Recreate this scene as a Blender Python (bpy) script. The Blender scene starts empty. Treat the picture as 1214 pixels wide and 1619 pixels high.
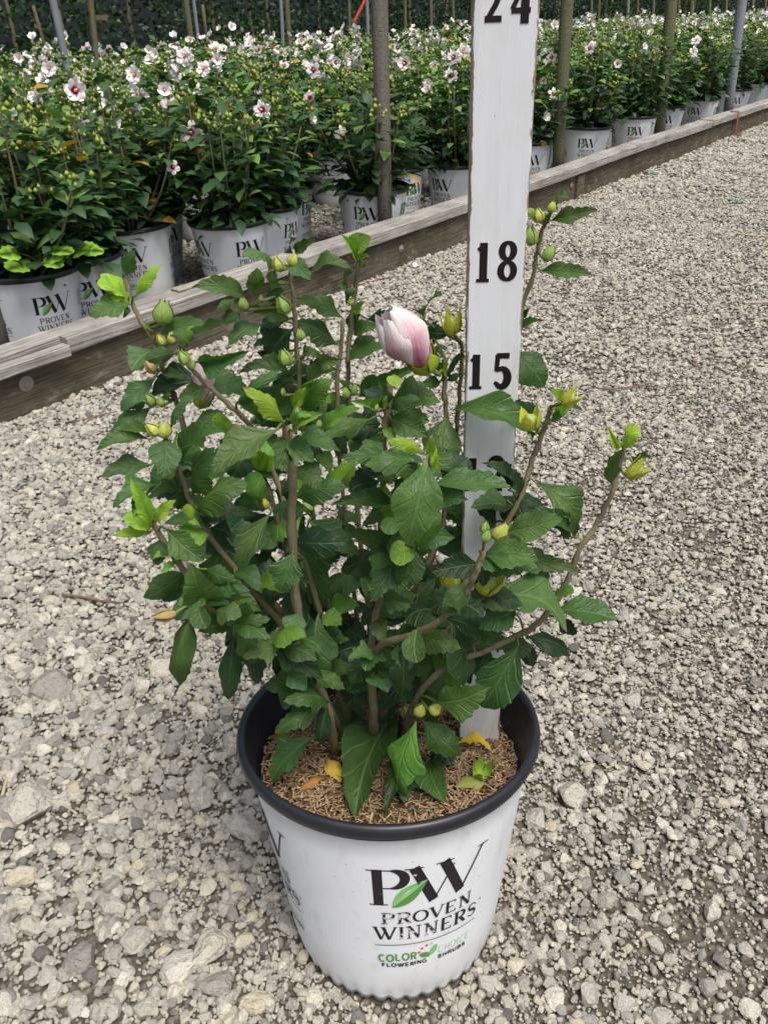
import bpy, bmesh, math, random
import numpy as np
from mathutils import Vector, Matrix

# ------------------------------------------------------------------ camera
W, H, F = 1214.0, 1619.0, 1300.0            # photograph size and focal length in its pixels
PITCH, ROLL, CAMZ = 0.5487, -0.0241, 0.8015
sc = bpy.context.scene
col = sc.collection
_f = Vector((0, math.cos(PITCH), -math.sin(PITCH)))
_r0 = Vector((1, 0, 0)); _u0 = _r0.cross(_f)
_r = _r0 * math.cos(ROLL) + _u0 * math.sin(ROLL)
_u = _u0 * math.cos(ROLL) - _r0 * math.sin(ROLL)
CAM = Vector((0, 0, CAMZ))
cd = bpy.data.cameras.new('camera')
cam = bpy.data.objects.new('camera', cd); col.objects.link(cam)
cd.sensor_fit = 'HORIZONTAL'; cd.sensor_width = 36.0; cd.lens = 36.0 * F / W
cd.clip_start = 0.02; cd.clip_end = 200
m = Matrix((( _r.x, _u.x, -_f.x, CAM.x), (_r.y, _u.y, -_f.y, CAM.y), (_r.z, _u.z, -_f.z, CAM.z), (0, 0, 0, 1)))
cam.matrix_world = m
sc.camera = cam

# ------------------------------------------------------------------ sky, sun, exposure
SUN_EL, SUN_AZ = math.radians(66), math.radians(150)     # azimuth from +Y towards +X
wd = bpy.data.worlds.new('World'); sc.world = wd; wd.use_nodes = True
nt = wd.node_tree
sky = nt.nodes.new('ShaderNodeTexSky'); sky.sky_type = 'NISHITA'; sky.sun_disc = False
sky.sun_elevation = SUN_EL; sky.sun_rotation = SUN_AZ
sky.air_density = 1.0; sky.dust_density = 6.0; sky.ozone_density = 1.0
bg = nt.nodes['Background']; bg.inputs['Strength'].default_value = 0.065
hs_ = nt.nodes.new('ShaderNodeHueSaturation'); hs_.inputs['Saturation'].default_value = 1.0      # thin overcast: a paler sky all over
nt.links.new(sky.outputs[0], hs_.inputs['Color']); nt.links.new(hs_.outputs[0], bg.inputs[0])
sd = bpy.data.lights.new('sun', 'SUN'); sd.energy = 1.5; sd.angle = math.radians(28); sd.color = (1.0, 0.975, 0.93)
so = bpy.data.objects.new('sun', sd); col.objects.link(so)
sdir = Vector((math.sin(SUN_AZ) * math.cos(SUN_EL), math.cos(SUN_AZ) * math.cos(SUN_EL), math.sin(SUN_EL)))
so.rotation_euler = sdir.to_track_quat('Z', 'Y').to_euler(); so.location = (2, -3, 6)
vs = sc.view_settings
vs.view_transform = 'Standard'; vs.look = 'None'; vs.gamma = 1.0; vs.use_curve_mapping = False
vs.exposure = 1.12
sc.render.engine = 'CYCLES'
sc.cycles.use_denoising = True
sc.cycles.max_bounces = 6; sc.cycles.transparent_max_bounces = 6
sc.cycles.use_adaptive_sampling = True

rng = random.Random(7)
nr = np.random.default_rng(7)

# ------------------------------------------------------------------ pixel helpers (photograph pixels -> rays)
def ray(px, py):
    return _f + _r * ((px - W / 2) / F) - _u * ((py - H / 2) / F)
def at_z(px, py, z):
    d = ray(px, py); return CAM + d * ((z - CAM.z) / d.z)
def at_y(px, py, y):
    d = ray(px, py); return CAM + d * ((y - CAM.y) / d.y)
def at_plane(px, py, P, N):
    d = ray(px, py); return CAM + d * ((P - CAM).dot(N) / d.dot(N))
def depth(P): return (P - CAM).dot(_f)
def proj(P):
    d = P - CAM; z = d.dot(_f)
    return (W / 2 + F * d.dot(_r) / z, H / 2 - F * d.dot(_u) / z)

# ------------------------------------------------------------------ object helpers
def link(o, parent=None):
    col.objects.link(o)
    if parent is not None: o.parent = parent
    return o
def tag(o, label=None, cat=None, group=None, kind=None):
    if label: o['label'] = label
    if cat: o['category'] = cat
    if group: o['group'] = group
    if kind: o['kind'] = kind
    return o
def empty(name, mat=None):
    o = bpy.data.objects.new(name, None); o.empty_display_size = 0.05
    col.objects.link(o)
    if mat is not None: o.matrix_world = mat
    return o
def mesh_of(name, v, f, mats=None, smooth=True, uv=None, midx=None, cols=None):
    me = bpy.data.meshes.new(name)
    me.from_pydata([tuple(p) for p in v], [], [tuple(q) for q in f])
    if mats is not None:
        for q in (mats if isinstance(mats, (list, tuple)) else [mats]): me.materials.append(q)
    if smooth: me.polygons.foreach_set('use_smooth', [True] * len(me.polygons))
    if midx is not None: me.polygons.foreach_set('material_index', midx)
    if uv is not None:
        ul = me.uv_layers.new(name='UVMap')
        vi = np.zeros(len(me.loops), dtype=np.int32); me.loops.foreach_get('vertex_index', vi)
        ul.data.foreach_set('uv', np.asarray(uv, dtype=np.float32)[vi].ravel())
    if cols is not None:
        a = me.attributes.new('tint', 'FLOAT_COLOR', 'POINT')
        a.data.foreach_set('color', np.asarray(cols, dtype=np.float32).ravel())
    me.update()
    return me
def obj(name, me, parent=None, mat=None):
    o = bpy.data.objects.new(name, me); col.objects.link(o)
    if parent is not None: o.parent = parent
    if mat is not None: o.matrix_local = mat
    return o
class MB:
    def __init__(s): s.v = []; s.f = []; s.c = []; s.uv = []; s.mi = []
    def add(s, v, f, c=None, uv=None, mi=0):
        b = len(s.v); s.v += [tuple(p) for p in v]; s.f += [tuple(b + i for i in q) for q in f]
        s.mi += [mi] * len(f)
        if c is not None: s.c += [tuple(c)] * len(v)
        if uv is not None: s.uv += list(uv)
    def box(s, c, sx, sy, sz, R=None):
        P = [Vector((x * sx / 2, y * sy / 2, z * sz / 2)) for z in (-1, 1) for y in (-1, 1) for x in (-1, 1)]
        P = [(R @ p if R is not None else p) + Vector(c) for p in P]
        s.add(P, [(0, 2, 3, 1), (4, 5, 7, 6), (0, 1, 5, 4), (2, 6, 7, 3), (0, 4, 6, 2), (1, 3, 7, 5)])
    def tube(s, pts, rad, n=8, cap=True, c=None):
        pts = [Vector(p) for p in pts]; V = []; Fc = []
        for i, p in enumerate(pts):
            t = (pts[min(i + 1, len(pts) - 1)] - pts[max(i - 1, 0)]).normalized()
            a = t.cross(Vector((0.3, 1, 0.1))).normalized(); b = t.cross(a)
            r = rad[i] if isinstance(rad, (list, tuple)) else rad
            for k in range(n):
                an = 2 * math.pi * k / n
                V.append(p + (a * math.cos(an) + b * math.sin(an)) * r)
        for i in range(len(pts) - 1):
            for k in range(n):
                Fc.append((i * n + k, i * n + (k + 1) % n, (i + 1) * n + (k + 1) % n, (i + 1) * n + k))
        if cap:
            Fc.append(tuple(range(n - 1, -1, -1))); Fc.append(tuple((len(pts) - 1) * n + k for k in range(n)))
        s.add(V, Fc, c)
    def lathe(s, prof, n=32, c=None):
        V = []; Fc = []
        for r, z in prof:
            for k in range(n):
                a = 2 * math.pi * k / n; V.append((r * math.cos(a), r * math.sin(a), z))
        for i in range(len(prof) - 1):
            for k in range(n):
                Fc.append((i * n + k, i * n + (k + 1) % n, (i + 1) * n + (k + 1) % n, (i + 1) * n + k))
        s.add(V, Fc, c)
    def mesh(s, name, mats, smooth=True):
        return mesh_of(name, s.v, s.f, mats, smooth, uv=s.uv if s.uv else None, midx=s.mi if any(s.mi) else None, cols=s.c if s.c else None)
    def build(s, name, mats, parent=None, smooth=True):
        return obj(name, s.mesh(name, mats, smooth), parent)
def smoothpath(pts, rad, k=4):
    """Catmull-Rom resample of points and radii"""
    P = [Vector(p) for p in pts]; out = []; ro = []
    for i in range(len(P) - 1):
        a, b, c_, d = P[max(i - 1, 0)], P[i], P[i + 1], P[min(i + 2, len(P) - 1)]
        for j in range(k):
            t = j / k
            out.append(0.5 * ((2 * b) + (c_ - a) * t + (2 * a - 5 * b + 4 * c_ - d) * t * t + (3 * b - a - 3 * c_ + d) * t ** 3))
            ro.append(rad[i] * (1 - t) + rad[i + 1] * t)
    out.append(P[-1]); ro.append(rad[-1])
    return out, ro

# ------------------------------------------------------------------ material helpers
class NT:
    def __init__(s, name):
        s.m = bpy.data.materials.new(name); s.m.use_nodes = True; s.t = s.m.node_tree
        s.b = s.t.nodes['Principled BSDF']; s.out = s.t.nodes['Material Output']
    def n(s, typ, **kw):
        x = s.t.nodes.new('ShaderNode' + typ)
        for k, v in kw.items(): setattr(x, k, v)
        return x
    def l(s, a, b): s.t.links.new(a, b)
    def coord(s, which='Object'): return s.n('TexCoord').outputs[which]
    def noise(s, vec, scale, detail=3, rough=0.55, out=0):
        x = s.n('TexNoise'); x.inputs['Scale'].default_value = scale; x.inputs['Detail'].default_value = detail
        x.inputs['Roughness'].default_value = rough
        if vec is not None: s.l(vec, x.inputs['Vector'])
        return x.outputs[out]
    def ramp(s, fac, stops, interp='LINEAR'):
        x = s.n('ValToRGB'); x.color_ramp.interpolation = interp
        e = x.color_ramp.elements
        while len(e) < len(stops): e.new(0.5)
        for i, (p, c) in enumerate(stops):
            e[i].position = p; e[i].color = c if len(c) == 4 else (*c, 1)
        s.l(fac, x.inputs[0]); return x.outputs[0]
    def mix(s, fac, a, b, mode='MIX'):
        x = s.n('MixRGB', blend_type=mode)
        for i, q in enumerate((fac, a, b)):
            if isinstance(q, (int, float)): x.inputs[i].default_value = q
            elif isinstance(q, tuple): x.inputs[i].default_value = q if len(q) == 4 else (*q, 1)
            else: s.l(q, x.inputs[i])
        return x.outputs[0]
    def math(s, op, a, b=None, c=None):
        x = s.n('Math', operation=op)
        for i, q in enumerate((a, b, c)):
            if q is None: continue
            if isinstance(q, (int, float)): x.inputs[i].default_value = q
            else: s.l(q, x.inputs[i])
        return x.outputs[0]
    def mapping(s, vec, scale=(1, 1, 1), loc=(0, 0, 0)):
        x = s.n('Mapping'); x.inputs['Scale'].default_value = scale; x.inputs['Location'].default_value = loc
        s.l(vec, x.inputs['Vector']); return x.outputs[0]
    def base(s, c):
        if isinstance(c, tuple): s.b.inputs['Base Color'].default_value = (*c, 1)
        else: s.l(c, s.b.inputs['Base Color'])
    def set(s, rough=None, spec=None, metal=None):
        for k, v in (('Roughness', rough), ('Specular IOR Level', spec), ('Metallic', metal)):
            if v is None: continue
            if isinstance(v, (int, float)): s.b.inputs[k].default_value = v
            else: s.l(v, s.b.inputs[k])
    def bump(s, h, strength=0.3, dist=0.001):
        x = s.n('Bump'); x.inputs['Strength'].default_value = strength; x.inputs['Distance'].default_value = dist
        s.l(h, x.inputs['Height']); s.l(x.outputs[0], s.b.inputs['Normal']); return x.outputs[0]
    def translucent(s, c, fac):
        tr = s.n('BsdfTranslucent'); mx = s.n('MixShader'); mx.inputs[0].default_value = fac
        if isinstance(c, tuple): tr.inputs[0].default_value = (*c, 1)
        else: s.l(c, tr.inputs[0])
        s.l(s.b.outputs[0], mx.inputs[1]); s.l(tr.outputs[0], mx.inputs[2]); s.l(mx.outputs[0], s.out.inputs[0])

def plain(name, c, rough=0.6, var=0.12, scale=30, spec=0.4, bump=0.0):
    t = NT(name); o = t.coord()
    nz = t.noise(o, scale, 4)
    t.base(t.mix(nz, tuple(x * (1 - var) for x in c), tuple(min(1, x * (1 + var)) for x in c)))
    t.set(rough, spec)
    if bump: t.bump(nz, bump, 0.002)
    return t.m

# leaf of the near shrub: colour comes from each leaf's own object colour, veins from its UV
def leaf_mat(name, use_obj=True):
    t = NT(name)
    uvn = t.n('UVMap', uv_map='UVMap').outputs[0]
    sp = t.n('SeparateXYZ'); t.l(uvn, sp.inputs[0]); x, y = sp.outputs[0], sp.outputs[1]
    ax = t.math('ABSOLUTE', x)
    mid = t.math('LESS_THAN', ax, 0.013)
    midw = t.math('SUBTRACT', 1.0, t.math('MULTIPLY', ax, 26)); midw = t.math('MAXIMUM', midw, 0.0)
    wob = t.math('MULTIPLY', t.math('SUBTRACT', t.noise(uvn, 4.0, 1), 0.5), 0.10)
    ph = t.math('ADD', wob, t.math('SUBTRACT', y, t.math('ADD', t.math('MULTIPLY', ax, 0.9), t.math('MULTIPLY', t.math('MULTIPLY', ax, ax), -0.7))))
    fr = t.math('FRACT', t.math('MULTIPLY', ph, 4.3))
    dist = t.math('ABSOLUTE', t.math('SUBTRACT', fr, 0.5))
    vein = t.math('MAXIMUM', t.math('SUBTRACT', 1.0, t.math('MULTIPLY', dist, 9.0)), 0.0)
    vv = t.math('MAXIMUM', vein, midw)
    oc = t.coord()
    nz = t.noise(oc, 9.0, 4); fine = t.noise(uvn, 22.0, 3)
    if use_obj: colr = t.n('ObjectInfo').outputs['Color']
    else: colr = t.n('Attribute', attribute_name='tint').outputs['Color']
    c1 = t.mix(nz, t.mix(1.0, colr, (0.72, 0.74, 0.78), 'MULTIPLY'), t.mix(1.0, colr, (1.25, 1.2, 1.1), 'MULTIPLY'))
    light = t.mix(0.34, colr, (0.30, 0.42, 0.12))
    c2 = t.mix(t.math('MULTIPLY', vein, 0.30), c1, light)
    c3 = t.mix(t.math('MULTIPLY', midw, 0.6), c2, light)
    # small brown blemishes
    spot = t.ramp(t.noise(t.mapping(oc, (1, 1, 1)), 3.2, 2), [(0.0, (0, 0, 0)), (0.735, (0, 0, 0)), (0.76, (1, 1, 1))])
    c4 = t.mix(t.math('MULTIPLY', spot, 0.7), c3, (0.05, 0.035, 0.02))
    yel = t.ramp(t.noise(oc, 2.1, 3), [(0.0, (0, 0, 0)), (0.60, (0, 0, 0)), (0.72, (1, 1, 1))])
    c4 = t.mix(t.math('MULTIPLY', yel, 0.28), c4, t.mix(1.0, colr, (2.1, 1.6, 0.9), 'MULTIPLY'))
    t.base(c4); t.set(0.42, 0.42)
    hgt = t.math('ADD', t.math('ADD', t.math('MULTIPLY', vv, -0.8), t.math('MULTIPLY', dist, -0.7)), t.math('MULTIPLY', fine, 0.7))
    t.bump(hgt, 0.5, 0.002)
    t.translucent(t.mix(1.0, c4, (1.1, 1.5, 0.45), 'MULTIPLY'), 0.30)
    return t.m
M = {}
M['leaf'] = leaf_mat('leaf_green')

def foliage_mat(name, tr=0.2, rough=0.5):
    t = NT(name); c = t.n('Attribute', attribute_name='tint').outputs['Color']
    nz = t.noise(t.coord(), 40, 2)
    cc = t.mix(nz, t.mix(1.0, c, (0.8, 0.8, 0.8), 'MULTIPLY'), t.mix(1.0, c, (1.2, 1.2, 1.2), 'MULTIPLY'))
    t.base(cc); t.set(rough, 0.3); t.translucent(t.mix(1.0, cc, (1.1, 1.4, 0.5), 'MULTIPLY'), tr)
    return t.m
M['foliage'] = foliage_mat('foliage')
def obj_colour(name, rough=0.5, scale=60, tr=0.0, bump=0.15):
    t = NT(name); c = t.n('ObjectInfo').outputs['Color']
    nz = t.noise(t.coord(), scale, 3)
    cc = t.mix(nz, t.mix(1.0, c, (0.78, 0.8, 0.75), 'MULTIPLY'), t.mix(1.0, c, (1.2, 1.18, 1.15), 'MULTIPLY'))
    t.base(cc); t.set(rough, 0.3); t.bump(nz, bump, 0.001)
    if tr: t.translucent(cc, tr)
    return t.m
M['bud'] = obj_colour('bud_green', 0.55, 5.0, 0.15, 0.5)
M['fallen'] = obj_colour('fallen_leaf', 0.7, 5.0, 0.15, 0.4)
M['bark'] = None
t = NT('bark'); o = t.coord(); nz = t.noise(t.mapping(o, (1, 1, 0.25)), 260, 4); n2 = t.noise(o, 30, 2)
fl = t.ramp(t.noise(t.mapping(o, (1, 1, 0.5)), 420, 2), [(0.0, (0, 0, 0)), (0.62, (0, 0, 0)), (0.68, (1, 1, 1))])
t.base(t.mix(t.math('MULTIPLY', fl, 0.5), t.mix(n2, t.mix(nz, (0.12, 0.093, 0.06), (0.25, 0.20, 0.135)), t.mix(nz, (0.12, 0.11, 0.055), (0.24, 0.22, 0.115))), (0.36, 0.31, 0.22))); t.set(0.8, 0.2); t.bump(nz, 0.5, 0.001); M['bark'] = t.m
t = NT('green_stem'); o = t.coord(); nz = t.noise(o, 80, 3)
t.base(t.mix(nz, (0.10, 0.14, 0.035), (0.17, 0.22, 0.06))); t.set(0.6, 0.3); M['green_stem'] = t.m

# white nursery pot: scuffed white outside
t = NT('pot_white'); o = t.coord()
n1 = t.noise(o, 14, 5); n2 = t.noise(t.mapping(o, (1, 1, 3)), 120, 4)
spk = t.ramp(t.noise(o, 260, 2), [(0.0, (0, 0, 0)), (0.735, (0, 0, 0)), (0.76, (1, 1, 1))])
sz = t.n('SeparateXYZ'); t.l(o, sz.inputs[0])
dirt = t.math('MULTIPLY', t.ramp(sz.outputs[2], [(0.0, (1, 1, 1)), (0.06, (0, 0, 0))]), t.ramp(n1, [(0.35, (0, 0, 0)), (0.7, (1, 1, 1))]))
c = t.mix(n1, (0.70, 0.735, 0.77), (0.78, 0.81, 0.835))
c = t.mix(t.math('MULTIPLY', spk, 0.75), c, (0.10, 0.09, 0.08))
c = t.mix(t.math('MULTIPLY', dirt, 0.7), c, (0.42, 0.40, 0.33))
smu = t.ramp(t.noise(t.mapping(o, (1, 1, 0.45)), 38, 6, 0.72), [(0.54, (0, 0, 0)), (0.72, (1, 1, 1))])
c = t.mix(t.math('MULTIPLY', smu, 0.30), c, (0.40, 0.39, 0.35))
scr = t.ramp(t.noise(t.mapping(o, (3.0, 3.0, 0.5)), 90, 3, 0.6), [(0.0, (0, 0, 0)), (0.71, (0, 0, 0)), (0.74, (1, 1, 1))])
c = t.mix(t.math('MULTIPLY', scr, 0.25), c, (0.25, 0.24, 0.24))
t.base(c); t.set(t.math('ADD', 0.38, t.math('MULTIPLY', n2, 0.2)), 0.4); t.bump(n1, 0.12, 0.004); M['pot'] = t.m
t = NT('pot_black'); o = t.coord(); n1 = t.noise(t.mapping(o, (1, 1, 3)), 60, 4)
t.base(t.mix(n1, (0.008, 0.009, 0.012), (0.022, 0.024, 0.031))); t.set(t.math('ADD', 0.28, t.math('MULTIPLY', n1, 0.25)), 0.5); t.bump(n1, 0.1, 0.001); M['black'] = t.m
def worn_ink(name, c, lo=0.24, hi=0.30, sc_=90):
    t = NT(name); o = t.coord(); nz = t.noise(o, sc_, 4, 0.7)
    t.base(t.mix(t.ramp(nz, [(lo, (1, 1, 1)), (hi, (0, 0, 0))]), c, (0.6, 0.6, 0.6))); t.set(0.5, 0.3); return t.m
M['ink'] = worn_ink('ink_black', (0.018, 0.014, 0.018))
M['ink_worn'] = worn_ink('ink_black_worn', (0.03, 0.02, 0.03), 0.43, 0.47, 210)
M['ink_grey'] = plain('ink_grey', (0.25, 0.25, 0.25), 0.6)
M['ink_green'] = plain('ink_green', (0.10, 0.28, 0.06), 0.5)
M['ink_lgreen'] = plain('ink_light_green', (0.22, 0.50, 0.18), 0.5)
M['ink_pgreen'] = plain('ink_pale_green', (0.42, 0.58, 0.38), 0.5)
M['ink_red'] = plain('ink_red', (0.55, 0.09, 0.10), 0.5)
M['ink_yellow'] = plain('ink_yellow', (0.65, 0.55, 0.10), 0.5)
M['ink_digit'] = worn_ink('ink_digit', (0.013, 0.008, 0.010), 0.2, 0.24, 60)
M['soil'] = plain('potting_soil', (0.055, 0.038, 0.022), 0.95, 0.5, 150, 0.1, 0.8)
t = NT('mulch_fibre'); r = t.n('Attribute', attribute_name='tint').outputs['Color']
t.base(r); t.set(0.85, 0.15); M['mulch'] = t.m

# weathered wood
def wood(name, a, b, grain=(1.5, 60, 60), stain=0.5, stain_c=(0.05, 0.045, 0.03), lichen=0.0):
    t = NT(name); o = t.coord('Object')
    g = t.noise(t.mapping(o, grain), 3.0, 6, 0.7); n2 = t.noise(o, 7.0, 5, 0.65); n3 = t.noise(t.mapping(o, (0.6, 30, 30)), 9.0, 4, 0.75)
    c = t.mix(g, a, b)
    c = t.mix(t.ramp(n3, [(0.5, (0, 0, 0)), (0.62, (0.8, 0.8, 0.8))]), c, tuple(x * 0.28 for x in a))
    c = t.mix(t.math('MULTIPLY', t.ramp(n2, [(0.42, (0, 0, 0)), (0.72, (1, 1, 1))]), stain), c, stain_c)
    if lichen: c = t.mix(t.math('MULTIPLY', t.ramp(t.noise(t.mapping(o, (1, 2, 2)), 11.0, 6, 0.75), [(0.55, (0, 0, 0)), (0.66, (1, 1, 1))]), lichen), c, (0.30, 0.285, 0.215))
    t.base(c); t.set(0.85, 0.15); t.bump(t.math('ADD', g, n3), 0.8, 0.006); return t.m
M['wood_cap'] = wood('weathered_cap', (0.28, 0.265, 0.24), (0.58, 0.555, 0.51), stain=0.6, stain_c=(0.13, 0.12, 0.11))
M['wood_side'] = wood('weathered_side', (0.085, 0.07, 0.05), (0.22, 0.185, 0.135), stain=0.7, stain_c=(0.055, 0.052, 0.028), lichen=0.6)
M['wood_sliver'] = wood('pale_sliver', (0.36, 0.32, 0.26), (0.55, 0.50, 0.42), stain=0.1)
M['post'] = wood('grey_post', (0.15, 0.135, 0.115), (0.26, 0.235, 0.205), (40, 40, 1.2), 0.25, (0.13, 0.14, 0.10))
M['post_green'] = wood('mossy_post', (0.12, 0.125, 0.07), (0.22, 0.22, 0.13), (40, 40, 1.2), 0.35, (0.09, 0.11, 0.05))
M['post_metal'] = plain('galvanised_post', (0.20, 0.22, 0.25), 0.5, 0.15, 20, 0.5)
M['stake_brown'] = wood('brown_stake', (0.12, 0.09, 0.05), (0.24, 0.19, 0.11), (40, 40, 1.2), 0.3)
M['metal'] = plain('rusty_washer', (0.26, 0.23, 0.20), 0.6, 0.35, 90, 0.5, 0.3)
M['rope'] = plain('orange_rope', (0.62, 0.10, 0.05), 0.8, 0.2, 60)
M['rust_rope'] = plain('rust_twine', (0.22, 0.09, 0.06), 0.9, 0.3, 60)
M['teal'] = plain('teal_plastic', (0.01, 0.22, 0.15), 0.4, 0.15, 60)
M['twig'] = plain('twig_brown', (0.17, 0.11, 0.07), 0.9, 0.3, 120, 0.2, 0.4)
M['twig_pale'] = plain('twig_pale', (0.42, 0.34, 0.24), 0.9, 0.3, 120, 0.2, 0.4)
M['cloth'] = plain('shade_cloth', (0.028, 0.032, 0.042), 0.85, 0.25, 300, 0.2, 0.3)

# painted stake: white paint, chipped brown along the edges
t = NT('stake_paint'); o = t.coord(); s_ = t.n('SeparateXYZ'); t.l(o, s_.inputs[0])
edge = t.math('ABSOLUTE', s_.outputs[0])
near = t.math('MULTIPLY', t.math('SUBTRACT', edge, 0.0168), 600)
chip = t.noise(t.mapping(o, (1, 1, 0.16)), 170, 4, 0.7)
e2 = t.math('ADD', t.math('MINIMUM', t.math('MAXIMUM', near, -0.4), 1.6), t.math('MULTIPLY', t.math('SUBTRACT', chip, 0.525), 6.0))
msk = t.ramp(e2, [(0.0, (0, 0, 0)), (0.90, (0, 0, 0)), (1.0, (1, 1, 1))])
pit = t.ramp(t.noise(t.mapping(o, (1, 1, 0.5)), 150, 3, 0.6), [(0.0, (0, 0, 0)), (0.725, (0, 0, 0)), (0.75, (1, 1, 1))])
st = t.noise(t.mapping(o, (1, 1, 0.06)), 120, 4)
c = t.mix(st, (0.65, 0.685, 0.72), (0.75, 0.78, 0.805))
c = t.mix(t.math('MULTIPLY', t.ramp(t.noise(o, 22, 4), [(0.5, (0, 0, 0)), (0.75, (1, 1, 1))]), 0.35), c, (0.55, 0.52, 0.44))
soilz = t.math('MULTIPLY', t.ramp(s_.outputs[2], [(0.0, (1, 1, 1)), (0.10, (0, 0, 0))]), t.ramp(t.noise(t.mapping(o, (1, 1, 0.2)), 60, 4), [(0.35, (0, 0, 0)), (0.65, (1, 1, 1))]))
c = t.mix(t.math('MULTIPLY', soilz, 0.55), c, (0.34, 0.27, 0.20))
grm = t.ramp(t.noise(t.mapping(o, (1, 1, 0.10)), 70, 5, 0.7), [(0.52, (0, 0, 0)), (0.70, (1, 1, 1))])
c = t.mix(t.math('MULTIPLY', grm, 0.28), c, (0.42, 0.40, 0.36))
c = t.mix(t.math('MULTIPLY', msk, 0.9), c, (0.24, 0.15, 0.085)); c = t.mix(t.math('MULTIPLY', pit, 0.5), c, (0.2, 0.15, 0.11))
t.base(c); t.set(0.45, 0.35); t.bump(t.math('SUBTRACT', st, t.math('ADD', msk, pit)), 0.35, 0.001); M['stake'] = t.m

# petals: white with crimson eye (background flowers) ; closed flower with pink streaks
t = NT('petal_eye'); uvn = t.n('UVMap', uv_map='UVMap').outputs[0]; s_ = t.n('SeparateXYZ'); t.l(uvn, s_.inputs[0])
nz = t.noise(uvn, 6, 3)
r = t.math('ADD', s_.outputs[1], t.math('MULTIPLY', t.math('SUBTRACT', nz, 0.5), 0.12))
r2 = t.math('ADD', r, t.math('MULTIPLY', t.math('ABSOLUTE', s_.outputs[0]), 0.35))
c = t.ramp(r2, [(0.0, (0.33, 0.005, 0.03)), (0.24, (0.36, 0.008, 0.05)), (0.33, (0.75, 0.36, 0.48)), (0.42, (0.82, 0.79, 0.80)), (1.0, (0.85, 0.84, 0.84))])
t.base(c); t.set(0.6, 0.2); t.translucent(c, 0.25); M['petal'] = t.m
t = NT('petal_white'); uvn = t.n('UVMap', uv_map='UVMap').outputs[0]; s_ = t.n('SeparateXYZ'); t.l(uvn, s_.inputs[0])
nz = t.noise(uvn, 5, 3); r = t.math('ADD', s_.outputs[1], t.math('MULTIPLY', t.math('SUBTRACT', nz, 0.5), 0.3))
c = t.ramp(r, [(0.0, (0.55, 0.08, 0.2)), (0.10, (0.80, 0.52, 0.60)), (0.30, (0.86, 0.84, 0.83)), (1.0, (0.88, 0.88, 0.87))])
t.base(c); t.set(0.6, 0.2); t.translucent(c, 0.2); M['petal_white'] = t.m
t = NT('petal_streaked'); uvn = t.n('UVMap', uv_map='UVMap').outputs[0]; s_ = t.n('SeparateXYZ'); t.l(uvn, s_.inputs[0])
nz = t.noise(t.mapping(uvn, (44, 1.6, 1)), 1.0, 4, 0.7)
band = t.math('SUBTRACT', 1.0, t.math('MULTIPLY', t.math('ABSOLUTE', t.math('SUBTRACT', s_.outputs[0], 0.60)), 2.5))
fade = t.math('SUBTRACT', 0.92, t.math('MULTIPLY', s_.outputs[1], 0.95))
k = t.math('MULTIPLY', t.math('MAXIMUM', band, 0), t.math('MAXIMUM', fade, 0))
k = t.math('MULTIPLY', k, t.math('ADD', 0.15, t.math('MULTIPLY', t.math('POWER', nz, 1.6), 3.6)))
c = t.ramp(k, [(0.0, (0.87, 0.84, 0.82)), (0.14, (0.85, 0.73, 0.73)), (0.42, (0.80, 0.46, 0.55)), (0.75, (0.70, 0.24, 0.38)), (1.0, (0.62, 0.12, 0.28))])
t.base(c); t.set(0.6, 0.25); t.bump(t.math('ADD', nz, t.noise(uvn, 7, 4)), 0.5, 0.003); t.translucent(c, 0.25); M['petal_pink'] = t.m
M['stamen'] = plain('stamen_cream', (0.75, 0.62, 0.30), 0.7)
# ------------------------------------------------------------------ layout of the place
L0 = Vector((-0.885, 1.735, 0)); LD = Vector((0.600, 0.800, 0)).normalized(); LN = Vector((-LD.y, LD.x, 0))
def bed(s, n, z=0.0): return L0 + LD * s + LN * n + Vector((0, 0, z))
def bed_sn(P): q = Vector((P.x, P.y, 0)) - L0; return q.dot(LD), q.dot(LN)
POT = Vector((0.0011, 0.5171, 0.0)); TX, TY = -0.0098, 0.1586
POT_AX = Vector((TX, TY, 1)).normalized()
def ground_h(x, y):
    q = ((x - POT.x) ** 2 + (y - POT.y) ** 2) / 0.16 ** 2
    h = -0.75 * TY * (y - POT.y) * np.exp(-q) - 0.011 * np.exp(-q)
    h = h + 0.006 * np.sin(x * 7.1 + y * 3.3) * np.sin(y * 5.7 - x * 2.1) + 0.004 * np.sin(x * 17 + 1.3) * np.sin(y * 14)
    return h
# ------------------------------------------------------------------ ground sheet
def axis_pts(a, b, fine0, fine1, step, far):
    p = list(np.arange(fine0, fine1, step)); x = fine0; d = step
    while x > a: d *= 1.35; x -= d; p.insert(0, x)
    x = p[-1]; d = step
    while x < b: d *= 1.35; x += d; p.append(x)
    return np.array(p)
gx = axis_pts(-60, 60, -1.2, 1.2, 0.03, 0); gy = axis_pts(-40, 90, 0.1, 2.6, 0.03, 0)
X, Y = np.meshgrid(gx, gy); Z = ground_h(X, Y) - 0.006
gv = np.stack([X.ravel(), Y.ravel(), Z.ravel()], 1); nx = len(gx)
gf = [(j * nx + i, j * nx + i + 1, (j + 1) * nx + i + 1, (j + 1) * nx + i) for j in range(len(gy) - 1) for i in range(nx - 1)]
t = NT('gravel_soil'); o = t.coord()
n1 = t.noise(o, 2.2, 4); n2 = t.noise(o, 90, 5, 0.7)
vo = t.n('TexVoronoi'); vo.inputs['Scale'].default_value = 110; t.l(o, vo.inputs['Vector'])
peb = t.ramp(vo.outputs['Distance'], [(0.0, (1, 1, 1)), (0.35, (0.6, 0.6, 0.6)), (0.6, (0, 0, 0))])
cc = t.mix(n2, (0.055, 0.045, 0.035), (0.16, 0.138, 0.11))
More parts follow.
